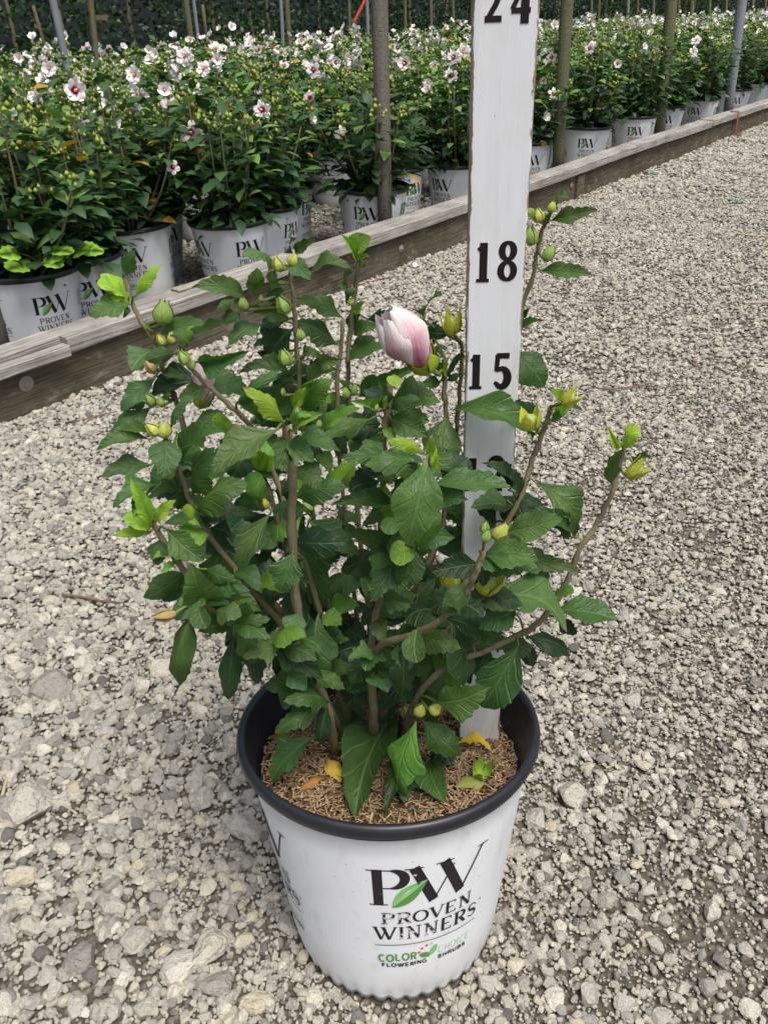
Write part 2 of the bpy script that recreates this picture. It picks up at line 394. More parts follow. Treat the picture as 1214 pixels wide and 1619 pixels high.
cc = t.mix(t.math('MULTIPLY', peb, t.math('ADD', 0.25, t.math('MULTIPLY', n1, 0.5))), cc, t.mix(vo.outputs['Color'], (0.24, 0.22, 0.18), (0.46, 0.43, 0.36)))
t.base(cc); t.set(0.95, 0.1); t.bump(t.math('ADD', peb, n2), 0.8, 0.006)
ground = obj('gravel_ground', mesh_of('gravel_ground', gv, gf, t.m)); tag(ground, kind='structure')

# ------------------------------------------------------------------ stones
t = NT('stone'); oi = t.n('ObjectInfo'); o = t.coord()
rnd = oi.outputs['Random']
tone = t.ramp(rnd, [(0.0, (0.16, 0.155, 0.15)), (0.06, (0.32, 0.31, 0.285)), (0.25, (0.46, 0.44, 0.39)), (0.5, (0.58, 0.55, 0.47)), (0.7, (0.52, 0.50, 0.45)), (0.85, (0.72, 0.69, 0.60)), (0.95, (0.60, 0.54, 0.40)), (1.0, (0.78, 0.75, 0.68))])
off = t.n('VectorMath', operation='ADD'); t.l(o, off.inputs[0]); cmb = t.n('CombineXYZ'); t.l(t.math('MULTIPLY', rnd, 37), cmb.inputs[0]); t.l(t.math('MULTIPLY', rnd, 91), cmb.inputs[1]); t.l(cmb.outputs[0], off.inputs[1])
nz = t.noise(off.outputs[0], 2.2, 5, 0.65); pit = t.noise(off.outputs[0], 6.5, 3, 0.6)
pm = t.ramp(pit, [(0.0, (1, 1, 1)), (0.34, (1, 1, 1)), (0.42, (0, 0, 0))])
cc = t.mix(nz, t.mix(1.0, tone, (0.72, 0.72, 0.71), 'MULTIPLY'), t.mix(1.0, tone, (1.2, 1.19, 1.16), 'MULTIPLY'))
cc = t.mix(t.math('MULTIPLY', pm, 0.45), cc, (0.12, 0.11, 0.09))
t.base(cc); t.set(0.9, 0.15); t.bump(t.math('SUBTRACT', nz, t.math('MULTIPLY', pm, 0.6)), 0.55, 0.12); M['stone'] = t.m

def make_stone(seed, sub, cuts=13):
    r = np.random.default_rng(seed)
    bm = bmesh.new(); bmesh.ops.create_icosphere(bm, subdivisions=sub, radius=1.0)
    V = np.array([v.co[:] for v in bm.verts]); Fc = [[v.index for v in f.verts] for f in bm.faces]; bm.free()
    for _ in range(cuts):
        d = r.normal(size=3); d /= np.linalg.norm(d); h = r.uniform(0.55, 0.86)
        e = V @ d - h; k = e > 0
        V[k] -= np.outer(e[k], d)
    V += 0.015 * np.sin(V[:, [1, 2, 0]] * 5 + r.uniform(0, 6, 3))
    V *= np.array([1.0, r.uniform(0.68, 0.95), r.uniform(0.5, 0.78)])
    V -= V.mean(0); V /= np.abs(V[:, :2]).max()
    me = mesh_of('stone', V, Fc, M['stone']); me.set_sharp_from_angle(angle=math.radians(24)); return me
stone_hi = [make_stone(100 + i, 3) for i in range(10)]
stone_lo = [make_stone(200 + i, 2) for i in range(14)]

# points of the loose gravel (numpy): position, radius
def scatter(y0, y1, per_m2, rmed, sig, rmin, rmax, m0=0.28):
    xa = lambda y: -0.56 * y - m0; xb = lambda y: 0.60 * y + m0 + 0.02
    n = int(per_m2 * (y1 - y0) * (xb(y1) - xa(y1)))
    y = nr.uniform(y0, y1, n); x = nr.uniform(xa(y1), xb(y1), n)
    k = (x > -0.56 * y - m0) & (x < 0.60 * y + m0 + 0.02)
    x, y = x[k], y[k]
    n_ = (x - L0.x) * LN.x + (y - L0.y) * LN.y
    k = (n_ < -0.004) | ((n_ > 0.05) & (n_ < 1.6) & (nr.uniform(size=len(x)) < 0.55))
    x, y = x[k], y[k]
    r = np.clip(np.exp(nr.normal(np.log(rmed), sig, len(x))), rmin, rmax)
    return np.stack([x, y, r], 1)
pts = np.concatenate([
    scatter(-0.25, 0.95, 15500, 0.0043, 0.44, 0.0021, 0.0105, 0.75), scatter(0.10, 0.95, 42000, 0.0021, 0.3, 0.0013, 0.0034, 0.30),
    scatter(0.95, 1.9, 16000, 0.0043, 0.42, 0.0022, 0.0105, 0.75), scatter(0.95, 1.9, 20000, 0.0024, 0.3, 0.0016, 0.004, 0.30),
    scatter(1.9, 4.2, 12500, 0.0051, 0.38, 0.0028, 0.012, 0.45),
    scatter(4.2, 8.8, 4200, 0.0088, 0.34, 0.005, 0.017)])
# thin the cover in patches so that bare dirt shows here and there
fld = (np.sin(pts[:, 0] * 9.3 + 1.1) * np.sin(pts[:, 1] * 8.1 + 0.4) + 0.6 * np.sin(pts[:, 0] * 21 + pts[:, 1] * 17) + 0.5 * np.sin(pts[:, 1] * 31 - pts[:, 0] * 12 + 2))
pts = pts[~((fld > 0.75) & (nr.uniform(size=len(pts)) < 0.30))]
q = np.hypot(pts[:, 0] - POT.x, pts[:, 1] - POT.y)
pts = pts[~((q < 0.100))]
# left side of the path carries coarser, the right side finer stones
pts[:, 2] *= np.clip(1.08 - 0.35 * (pts[:, 0] + 0.1) / np.maximum(pts[:, 1], 0.4), 0.72, 1.25)
N = len(pts)
big = pts[:, 2] > 0.009
# individual largest stones: explicit ones read off the photograph, then random ones
big_px = [(83, 1093, 34), (45, 1283, 44), (320, 1265, 22), (385, 1302, 34), (330, 1500, 42), (283, 1535, 36), (128, 1520, 32), (215, 1488, 26), (50, 1470, 22), (258, 1058, 22),
          (150, 1105, 18), (178, 1135, 15), (196, 1110, 17), (226, 1083, 15), (905, 1258, 26), (848, 1292, 22), (1127, 1440, 20), (960, 1170, 16), (1000, 1110, 15), (985, 1385, 15),
          (930, 1575, 22), (900, 1520, 17), (960, 1420, 20), (1010, 1340, 15), (1150, 1240, 14), (185, 1440, 20), (120, 1590, 24), (180, 1600, 18), (250, 1420, 20), (300, 1450, 18),
          (40, 1395, 26), (150, 1200, 24), (60, 1180, 18), (310, 1230, 18), (20, 1150, 16), (250, 1230, 18), (345, 1560, 34), (400, 1590, 26), (930, 1075, 14), (1060, 1190, 12),
          (770, 1560, 18), (815, 1530, 15), (1120, 1560, 16), (1180, 1500, 14), (30, 885, 22), (100, 880, 16), (140, 680, 20), (90, 730, 14), (205, 940, 14), (65, 1015, 14)]
bl = []
for px, py, rp in big_px:
    P = at_z(px, py, 0.0); bl.append((P.x, P.y, rp * depth(P) / F))
tries = 0
while len(bl) < 290 and tries < 20000:
    tries += 1
    px, py = rng.uniform(-20, 1234), rng.uniform(640, 1619); P = at_z(px, py, 0.0)
    s, n = bed_sn(P)
    if n > -0.05: continue
    if math.hypot(P.x - POT.x, P.y - POT.y) < 0.135: continue
    r = rng.choice([0.0075, 0.0085, 0.0095, 0.0105, 0.0115, 0.013]) * (1.15 if P.x < 0 else 0.9)
    if any((P.x - b[0]) ** 2 + (P.y - b[1]) ** 2 < (r + b[2]) ** 2 for b in bl): continue
    bl.append((P.x, P.y, r))
for x, y, r in bl:
    me = rng.choice(stone_hi)
    h = float(ground_h(x, y))
    R = Matrix.Rotation(rng.uniform(0, 6.28), 4, 'Z') @ Matrix.Rotation(rng.uniform(-0.25, 0.25), 4, 'X')
    S = Matrix.Diagonal((r, r * rng.uniform(0.8, 1), r * rng.uniform(0.75, 1.0), 1))
    o_ = obj('stone', me, ground, Matrix.Translation((x, y, h + r * 0.12)) @ R @ S)
# keep small gravel from sitting in the middle of the big stones
B = np.array(bl)
keep = np.ones(N, bool)
for x, y, r in B:
    keep &= ~(((pts[:, 0] - x) ** 2 + (pts[:, 1] - y) ** 2) < (r * 0.7) ** 2)
pts = pts[keep]; N = len(pts)
gz = ground_h(pts[:, 0], pts[:, 1]) + np.where(pts[:, 2] < 0.0040, nr.uniform(-0.004, 0.0012, N), nr.uniform(-0.0035, 0.0012, N))
me = bpy.data.meshes.new('gravel_points'); me.vertices.add(N)
me.vertices.foreach_set('co', np.stack([pts[:, 0], pts[:, 1], gz], 1).astype(np.float32).ravel())
def fattr(name, typ, data, key):
    a = me.attributes.new(name, typ, 'POINT'); a.data.foreach_set(key, data)
rot = np.stack([nr.normal(0, 0.32, N), nr.normal(0, 0.32, N), nr.uniform(0, 6.28, N)], 1).astype(np.float32)
fattr('rot', 'FLOAT_VECTOR', rot.ravel(), 'vector')
fattr('rad', 'FLOAT', pts[:, 2].astype(np.float32), 'value')
fattr('pick', 'INT', nr.integers(0, len(stone_lo), N).astype(np.int32), 'value')
gravel = obj('gravel', me)
tag(gravel, 'loose pale grey and beige gravel covering the path', 'gravel', kind='stuff')
scoll = bpy.data.collections.new('stone_sources')
for q_ in stone_lo: scoll.objects.link(bpy.data.objects.new('stone_source', q_))
ng = bpy.data.node_groups.new('gravel_scatter', 'GeometryNodeTree')
ng.interface.new_socket('Geometry', in_out='INPUT', socket_type='NodeSocketGeometry')
ng.interface.new_socket('Geometry', in_out='OUTPUT', socket_type='NodeSocketGeometry')
gi = ng.nodes.new('NodeGroupInput'); go = ng.nodes.new('NodeGroupOutput')
m2p = ng.nodes.new('GeometryNodeMeshToPoints'); iop = ng.nodes.new('GeometryNodeInstanceOnPoints'); ci = ng.nodes.new('GeometryNodeCollectionInfo')
ci.inputs['Collection'].default_value = scoll; ci.inputs['Separate Children'].default_value = True; ci.inputs['Reset Children'].default_value = True
def na(name, typ):
    x = ng.nodes.new('GeometryNodeInputNamedAttribute'); x.data_type = typ; x.inputs['Name'].default_value = name
    return x.outputs['Attribute']
ng.links.new(gi.outputs[0], m2p.inputs[0]); ng.links.new(m2p.outputs[0], iop.inputs['Points'])
ng.links.new(ci.outputs[0], iop.inputs['Instance']); iop.inputs['Pick Instance'].default_value = True
ng.links.new(na('pick', 'INT'), iop.inputs['Instance Index'])
e2r = ng.nodes.new('FunctionNodeEulerToRotation'); ng.links.new(na('rot', 'FLOAT_VECTOR'), e2r.inputs[0]); ng.links.new(e2r.outputs[0], iop.inputs['Rotation'])
ng.links.new(na('rad', 'FLOAT'), iop.inputs['Scale'])
ng.links.new(iop.outputs[0], go.inputs[0])
md = gravel.modifiers.new('scatter', 'NODES'); md.node_group = ng

# ------------------------------------------------------------------ timber edging of the bed
edging = empty('timber_edging', Matrix.Translation(L0) @ Matrix.Rotation(math.atan2(LD.y, LD.x), 4, 'Z'))
tag(edging, 'weathered grey timber edging with a flat cap board along the gravel path', 'edging')
def plank(name, s0, s1, n0, n1, z0, z1, mat, seed, dy=0.0):
    """board in edging space: x along, y into the bed; slightly wavy, bevelled edges"""
    r = random.Random(seed); k = max(2, int((s1 - s0) / 0.12)); b = 0.004
    ring = [(n0 + b, z0), (n1 - b, z0), (n1, z0 + b), (n1, z1 - b), (n1 - b, z1), (n0 + b, z1), (n0, z1 - b), (n0, z0 + b)]
    V = []; Fc = []
    ph = r.uniform(0, 6)
    for i in range(k + 1):
        x = s0 + (s1 - s0) * i / k
        for j, (y, z) in enumerate(ring):
            V.append((x, y + dy + 0.0025 * math.sin(x * 4 + ph) + r.uniform(-1, 1) * 0.0012, z + 0.003 * math.sin(x * 2.2 + ph * 2) + r.uniform(-1, 1) * 0.0012))
    for i in range(k):
        for j in range(8): Fc.append((i * 8 + j, i * 8 + (j + 1) % 8, (i + 1) * 8 + (j + 1) % 8, (i + 1) * 8 + j))
    Fc.append(tuple(range(7, -1, -1))); Fc.append(tuple(k * 8 + j for j in range(8)))
    return obj(name, mesh_of(name, V, Fc, mat, smooth=False), edging)
def s_of_px(px, n, z):
    lo, hi = -2.0, 30.0
    for _ in range(50):
        mid = (lo + hi) / 2
        P = bed(mid, n, z)
        if depth(P) < 0.1 or proj(P)[0] < px: lo = mid
        else: hi = mid
    return lo
sj = [s_of_px(105, -0.02, 0.15), s_of_px(610, -0.02, 0.15), s_of_px(1128, -0.02, 0.15)]
plank('cap_board', -1.6, sj[0] - 0.003, 0.000, 0.070, 0.114, 0.150, M['wood_cap'], 1)
plank('cap_strip', -1.6, sj[0] - 0.006, -0.034, -0.004, 0.112, 0.141, M['wood_cap'], 11)
plank('cap_board', sj[0] + 0.002, sj[2] - 0.003, -0.018, 0.076, 0.112, 0.152, M['wood_cap'], 2)
plank('cap_board', sj[2] + 0.002, sj[2] + 4.0, -0.020, 0.072, 0.112, 0.151, M['wood_cap'], 3)
plank('cap_board', sj[2] + 4.004, sj[2] + 9.0, -0.018, 0.074, 0.112, 0.151, M['wood_cap'], 4)
sk = [s_of_px(915, 0.0, 0.08), s_of_px(1085, 0.0, 0.08)]
plank('side_board', -1.6, sk[0] - 0.002, 0.004, 0.044, -0.05, 0.110, M['wood_side'], 5)
plank('side_board', sk[0] + 0.002, sk[1] - 0.002, 0.008, 0.046, -0.05, 0.109, M['wood_side'], 6)
plank('side_board', sk[1] + 0.002, sk[1] + 9.0, 0.002, 0.042, -0.05, 0.110, M['wood_side'], 7)
plank('joint_block', sk[0] - 0.03, sk[0] + 0.05, -0.012, 0.0015, -0.04, 0.100, M['wood_side'], 8)
sl = plank('wood_sliver', s_of_px(282, 0.03, 0.155), s_of_px(345, 0.03, 0.155), 0.03, 0.062, 0.1535, 0.157, M['wood_sliver'], 9)
def bolt(px, py, r):
    s = s_of_px(px, 0.0, 0.06)
    P = at_plane(px, py, L0, LN); q = P - L0
    mb = MB(); mb.lathe([(0.0005, 0.005), (r * 0.28, 0.005), (r * 0.36, 0.003), (r * 0.4, 0.001), (r * 0.9, 0.001), (r, 0.0), (r, -0.003), (0.0005, -0.003)], 20)
    o_ = mb.build('bolt', M['metal'], edging)
    o_.matrix_local = Matrix.Translation((q.dot(LD), 0.0005, q.z)) @ Matrix.Rotation(math.pi / 2, 4, 'X')
for px, py, r in ((42, 607, 0.019), (635, 393, 0.014), (904, 293, 0.014)): bolt(px, py, r)

# ------------------------------------------------------------------ posts
def post(name, base, top, r0, mat, label, group=None, cat='post', n=14):
    base, top = Vector(base), Vector(top); k = 7; mb = MB(); P = []; R = []
    rr = random.Random(int(base.x * 1000))
    for i in range(k):
        t_ = i / (k - 1); P.append((top - base) * t_ + Vector((rr.uniform(-1, 1), rr.uniform(-1, 1), 0)) * r0 * 0.08); R.append(r0 * (1 + rr.uniform(-0.03, 0.03)))
    mb.tube(P, R, n); o_ = mb.build(name, mat); o_.location = base
    tag(o_, label, cat, group); return o_
def front_post(px, w_px, toppx, mat, label):
    s = s_of_px(px, 0.118, 0.152); b = bed(s, 0.118, 0.0)
    r = w_px * depth(bed(s, 0.118, 0.3)) / F / 2
    # lean so that it meets the top of the picture at toppx
    P = at_plane(toppx, 0, b, Vector((b.x, b.y, 0)).normalized())
    d = (P - b); top = b + d * (2.2 / d.z)
    return post('round_post', b - Vector((0, 0, 0.03)), top, r, mat, label)
front_post(609, 24, 600, M['post'], 'thick grey-brown round post behind the cap board, beside a half-hidden pot')
front_post(883, 19, 897, M['post_green'], 'greenish grey round post standing between two white pots')
front_post(1046, 17, 1061, M['post_green'], 'thin mossy round post beside bright green seedling leaves')
front_post(1153, 15, 1173, M['post_metal'], 'smooth blue-grey post next to the rust coloured twine')
front_post(1, 26, -150, M['post'], 'round post at the lower end of the edging, beside the pot with small vertical print')
# ------------------------------------------------------------------ drawn lettering (stroke glyphs)
def arc(cx, cy, rx, ry, a0, a1, n=12):
    return [(cx + rx * math.cos(math.radians(a0 + (a1 - a0) * i / n)), cy + ry * math.sin(math.radians(a0 + (a1 - a0) * i / n))) for i in range(n + 1)]
def wv(n, lo, hi, ph=0.0, cyc=1.0):      # width swelling thin-thick-thin
    return [lo + (hi - lo) * abs(math.sin(math.pi * (cyc * i / (n - 1) + ph))) for i in range(n)]
def glyph(ch, T, t_, serif):
    """list of (points in the unit box, widths in units of height)"""
    S = []
    def ln(a, b, w): S.append(([a, b], [w, w]))
    def sf(x, y, w=0.34):
        if serif: ln((x - w / 2, y), (x + w / 2, y), t_ * 0.9)
    def ring(cx, cy, rx, ry, a0, a1, n=20, ph=0.0):
        p = arc(cx, cy, rx, ry, a0, a1, n)
        w = [t_ + (T - t_) * abs(math.cos(math.radians(a0 + (a1 - a0) * i / n))) ** 1.3 for i in range(n + 1)]
        S.append((p, w))
    if ch in 'PRB':
        ln((0.22, 0), (0.22, 1), T); sf(0.22, 0.02, 0.46); sf(0.12, 0.98, 0.3)
        p = [(0.22, 0.975)] + arc(0.52, 0.73, 0.36, 0.245, 90, -90, 14) + [(0.22, 0.485)]
        if ch == 'B': p = [(0.22, 0.975)] + arc(0.5, 0.755, 0.3, 0.22, 90, -90, 12) + [(0.22, 0.535)]
        w = [t_] + [t_ + (T - t_) * max(0, math.cos(math.radians(90 - 180 * i / (len(p) - 3)))) for i in range(len(p) - 2)] + [t_]
        S.append((p, w))
        if ch == 'R': ln((0.5, 0.5), (0.93, 0.02), T); sf(0.96, 0.02, 0.2)
        if ch == 'B':
            p = [(0.22, 0.535)] + arc(0.52, 0.28, 0.36, 0.255, 90, -90, 12) + [(0.22, 0.025)]
            w = [t_] + [t_ + (T - t_) * max(0, math.cos(math.radians(90 - 180 * i / (len(p) - 3)))) for i in range(len(p) - 2)] + [t_]
            S.append((p, w))
    elif ch == 'O': ring(0.5, 0.5, 0.42, 0.47, 0, 360, 28)
    elif ch == 'C': ring(0.52, 0.5, 0.42, 0.47, 50, 310, 22)
    elif ch == 'G': ring(0.52, 0.5, 0.42, 0.47, 50, 330, 22); ln((0.6, 0.45), (0.92, 0.45), t_); ln((0.9, 0.05), (0.9, 0.45), T * 0.8)
    elif ch == 'V':
        ln((0.08, 1), (0.52, 0), T); ln((0.52, 0), (0.93, 1), t_); sf(0.08, 0.98, 0.4); sf(0.93, 0.98, 0.28)
    elif ch == 'W':
        ln((0.06, 1), (0.31, 0), T); ln((0.31, 0), (0.55, 0.86), t_ * 1.2); ln((0.42, 1), (0.67, 0), T); ln((0.67, 0), (0.95, 1), t_ * 1.6)
        sf(0.06, 0.98, 0.22); sf(0.43, 0.98, 0.22); sf(0.95, 0.98, 0.16)
    elif ch == 'E':
        ln((0.22, 0), (0.22, 1), T)
        for y, x in ((0.02, 0.88), (0.5, 0.72), (0.98, 0.84)): ln((0.1 if serif else 0.22, y), (x, y), t_)
        if serif: ln((0.86, 0), (0.86, 0.2), t_); ln((0.82, 0.8), (0.82, 1), t_)
    elif ch == 'F':
        ln((0.22, 0), (0.22, 1), T); ln((0.22, 0.93), (0.85, 0.93), t_); ln((0.22, 0.5), (0.75, 0.5), t_)
    elif ch == 'N':
        ln((0.2, 0), (0.2, 1), t_ * 1.2); ln((0.18, 1), (0.82, 0), T); ln((0.82, 0), (0.82, 1), t_ * 1.2); sf(0.12, 0.98, 0.26); sf(0.2, 0.02, 0.28); sf(0.82, 0.98, 0.28)
    elif ch == 'I': ln((0.5, 0), (0.5, 1), T); sf(0.5, 0.02, 0.8); sf(0.5, 0.98, 0.8)
    elif ch == 'L': ln((0.22, 0), (0.22, 1), T); ln((0.22, 0.06), (0.85, 0.06), t_)
    elif ch == 'H': ln((0.18, 0), (0.18, 1), T); ln((0.82, 0), (0.82, 1), T); ln((0.18, 0.5), (0.82, 0.5), t_)
    elif ch == 'U':
        p = [(0.18, 1), (0.18, 0.35)] + arc(0.5, 0.35, 0.32, 0.3, 180, 360, 10) + [(0.82, 1)]
        S.append((p, [T] * len(p)))
    elif ch == 'S':
        p = [(0.82, 0.76)] + arc(0.5, 0.74, 0.3, 0.235, 20, 255, 10) + arc(0.5, 0.265, 0.33, 0.24, 75, -165, 12)
        n = len(p); S.append((p, [t_ + (T - t_) * math.exp(-((i / (n - 1) - 0.5) / 0.2) ** 2) for i in range(n)]))
    elif ch == 'o': ring(0.5, 0.5, 0.4, 0.4, 0, 360, 14)
    elif ch == '1':
        ln((0.56, 0), (0.56, 1.0), 0.20); S.append(([(0.6, 0.94), (0.16, 0.82)], [0.12, 0.09])); ln((0.06, 0.045), (0.98, 0.045), 0.09)
    elif ch == '8':
        for cy, rx, ry in ((0.745, 0.33, 0.20), (0.255, 0.37, 0.215)):
            p = arc(0.5, cy, rx, ry, 0, 360, 22); S.append((p, [0.085 + 0.085 * abs(math.cos(2 * math.pi * i / 22)) for i in range(23)]))
    elif ch == '5':
        ln((0.2, 0.92), (0.92, 0.92), 0.15); S.append(([(0.27, 0.95), (0.2, 0.5)], [0.13, 0.11]))
        p = [(0.18, 0.52)] + arc(0.5, 0.32, 0.36, 0.25, 115, -140, 16) + [(0.1, 0.2)]
        n = len(p); S.append((p, [0.09 + 0.12 * math.sin(math.pi * i / (n - 1)) for i in range(n)]))
    elif ch == '2':
        p = [(0.12, 0.7)] + arc(0.5, 0.72, 0.34, 0.22, 170, -25, 14) + [(0.62, 0.4), (0.2, 0.07)]
        n = len(p); S.append((p, [0.13 + 0.06 * math.sin(math.pi * i / (n - 1)) for i in range(n)])); ln((0.06, 0.075), (0.94, 0.075), 0.15)
    elif ch == '4':
        ln((0.70, 0), (0.70, 1), 0.22); S.append(([(0.68, 0.96), (0.06, 0.33)], [0.12, 0.12])); ln((0.02, 0.30), (0.99, 0.30), 0.13)
    return S
class Print:
    """flat print laid out in metres; mapped on a surface by fn(x, y, layer)"""
    def __init__(s, fn): s.mb = MB(); s.fn = fn; s.layer = 0
    def poly(s, pts, mi): 
        s.layer += 1
        s.mb.add([s.fn(x, y, s.layer % 40) for x, y in pts], [tuple(range(len(pts)))], mi=mi)
    def stroke(s, P, Wd, mi):
        s.layer += 1
        if len(P) == 2:        # subdivide straight strokes so they follow the curved wall
            k = 4; P = [(P[0][0] + (P[1][0] - P[0][0]) * i / k, P[0][1] + (P[1][1] - P[0][1]) * i / k) for i in range(k + 1)]; Wd = [Wd[0] + (Wd[1] - Wd[0]) * i / k for i in range(k + 1)]
        V = []; n = len(P)
        for i, (x, y) in enumerate(P):
            a, b = P[max(i - 1, 0)], P[min(i + 1, n - 1)]
            if P[0] == P[-1] or (abs(P[0][0] - P[-1][0]) + abs(P[0][1] - P[-1][1]) < 1e-9):
                if i == 0 or i == n - 1: a, b = P[-2], P[1]
            dx, dy = b[0] - a[0], b[1] - a[1]; L = math.hypot(dx, dy) or 1
            ox, oy = -dy / L * Wd[i] / 2, dx / L * Wd[i] / 2
            V.append(s.fn(x + ox, y + oy, s.layer % 40)); V.append(s.fn(x - ox, y - oy, s.layer % 40))
        s.mb.add(V, [(2 * i, 2 * i + 1, 2 * i + 3, 2 * i + 2) for i in range(n - 1)], mi=mi)
    def text(s, txt, x0, x1, y0, y1, mi, T=0.15, t_=0.05, serif=True, wide=None, mis=None):
        wid = {'I': 0.42, 'W': 1.5, 'N': 1.05, 'O': 1.08, ' ': 0.5, 'o': 0.8, 'G': 1.05, 'C': 1.0, '1': 0.62}
        ws = [wid.get(c, 0.92) for c in txt]; tot = sum(ws); u = (x1 - x0) / tot; x = x0; h = y1 - y0
        for i, c in enumerate(txt):
            w = ws[i] * u; g = w * 0.05
            for P, Wd in glyph(c, T, t_, serif):
                s.stroke([(x + g + (w - 2 * g) * p[0], y0 + h * p[1]) for p in P], [q * h for q in Wd], mis[i] if mis else mi)
            x += w
    def dot(s, x, y, rx, ry, mi, rot=0.0):
        c, n = [], 12
        for i in range(n):
            a = 2 * math.pi * i / n; px, py = rx * math.cos(a), ry * math.sin(a)
            c.append((x + px * math.cos(rot) - py * math.sin(rot), y + px * math.sin(rot) + py * math.cos(rot)))
        s.poly(c, mi)
INKS = [M['ink'], M['ink_worn'], M['ink_green'], M['ink_lgreen'], M['ink_pgreen'], M['ink_red'], M['ink_yellow'], M['ink_grey']]
def half_leaf(side, x0, y0, x1, y1, bulge, n=10):
    dx, dy = x1 - x0, y1 - y0; L = math.hypot(dx, dy); nx_, ny_ = -dy / L, dx / L; out = []
    for i in range(n + 1):
        t_ = i / n; out.append((x0 + dx * t_, y0 + dy * t_))
    for i in range(n - 1, 0, -1):
        t_ = i / n; w = bulge * math.sin(math.pi * t_ ** 0.85) * side
        out.append((x0 + dx * t_ + nx_ * w, y0 + dy * t_ + ny_ * w))
    return out
def pot_label(pr, full=True):
    pr.text('P', -0.066, -0.020, 0.137, 0.183, 0, 0.22, 0.032)
    pr.text('W', -0.028, 0.067, 0.137, 0.183, 0, 0.235, 0.032)
    pr.poly(half_leaf(1, -0.041, 0.134, -0.004, 0.166, 0.0105), 3); pr.poly(half_leaf(-1, -0.041, 0.134, -0.004, 0.166, 0.0085), 2)
    pr.text('PROVEN', -0.054, 0.052, 0.112, 0.127, 0, 0.20, 0.075, mis=[1, 1, 0, 0, 0, 0] if full else None)
    pr.text('WINNERS', -0.064, 0.064, 0.090, 0.107, 0, 0.20, 0.075, mis=[0, 1, 1, 1, 0, 0, 0] if full else None)
    pr.text('o', 0.065, 0.0685, 0.1045, 0.108, 0, 0.2, 0.2, False)
    pr.stroke([(-0.062 + 0.124 * i / 12, 0.0825) for i in range(13)], [0.0009] * 13, 0)
    pr.text('COLOR', -0.060, -0.014, 0.0585, 0.0685, 2, 0.24, 0.2, False)
    pr.text('CHOICE', 0.012, 0.058, 0.0585, 0.0685, 4, 0.10, 0.09, False)
    pr.dot(-0.004, 0.062, 0.0070, 0.0038, 2, -0.25); pr.dot(0.0065, 0.0665, 0.0038, 0.0075, 3, -0.5)
    for x, y, c in ((-0.0115, 0.0675, 5), (-0.008, 0.0725, 5), (-0.0025, 0.0755, 5), (0.0035, 0.0765, 6)): pr.dot(x, y, 0.0019, 0.0015, c)
    if full:
        pr.text('FLOWERING', -0.057, -0.001, 0.0505, 0.0555, 0, 0.30, 0.24, False)
        pr.text('SHRUBS', 0.012, 0.053, 0.0505, 0.0555, 0, 0.30, 0.24, False)
    else:
        pr.stroke([(-0.055 + 0.11 * i / 12, 0.053) for i in range(13)], [0.0022] * 13, 7)

# ------------------------------------------------------------------ nursery pot
def pot_r(z):
    t_ = (z - 0.05) / (0.205 - 0.05); return 0.1085 + (0.1290 - 0.1085) * t_
def pot_mesh(n, scallops):
    prof = [(None, 0.0), (None, 0.006), (0.1018, 0.006), (0.1050, 0.022), (0.1085, 0.05), (pot_r(0.1), 0.1), (pot_r(0.15), 0.15), (pot_r(0.194), 0.194),
            (pot_r(0.208) - 0.0006, 0.2080), (pot_r(0.2095), 0.2095), (pot_r(0.2245), 0.2245), (0.1330, 0.2262)]
    V = []; Fc = []
    for i, (r, z) in enumerate(prof):
        for k in range(n):
            a = 2 * math.pi * k / n; c = 0.5 + 0.5 * math.cos(scallops * a)
            if i == 0: rr, zz = 0.0985, -0.009 + 0.0055 * math.sqrt(max(0, 1 - c / 0.5))
            elif i == 1: rr, zz = 0.1000 - 0.0012 * (1 - c), -0.0015 + 0.002 * (1 - c)
            else: rr, zz = r, z
            V.append((rr * math.cos(a), rr * math.sin(a), zz))
    for i in range(len(prof) - 1):
        for k in range(n): Fc.append((i * n + k, i * n + (k + 1) % n, (i + 1) * n + (k + 1) % n, (i + 1) * n + k))
    b = len(V)                                     # floor of the pot
    for k in range(n):
        a = 2 * math.pi * k / n; V.append((0.095 * math.cos(a), 0.095 * math.sin(a), 0.004))
    for k in range(n): Fc.append((b + k, b + (k + 1) % n, (k + 1) % n, k))
    Fc.append(tuple(b + k for k in range(n)))
    return mesh_of('pot', V, Fc, M['pot'])
def rim_mesh(n):
    prof = [(0.1322, 0.2240), (0.1372, 0.2240), (0.1376, 0.2268), (0.1392, 0.2276), (0.1402, 0.2300), (0.1404, 0.2340), (0.1394, 0.2375), (0.1368, 0.2394), (0.1342, 0.2388), (0.1322, 0.2350),
            (0.1308, 0.2280), (0.1290, 0.2235), (0.1284, 0.2120), (0.1256, 0.2080), (0.1250, 0.1980), (0.1224, 0.1940), (0.1215, 0.1800)]
    mb = MB(); mb.lathe(prof, n); return mb.mesh('rim', M['black'])
def label_mesh(full):
    """one printed panel, centred on the side that faces -Y"""
    def fn(x, y, layer):
        a = x * 0.82 / 0.1205; r = pot_r(y) + 0.0004 + layer * 0.000018
        return (r * math.sin(a), -r * math.cos(a), y)
    pr = Print(fn); pot_label(pr, full)
    return mesh_of('lettering', pr.mb.v, pr.mb.f, INKS, smooth=False, midx=pr.mb.mi)
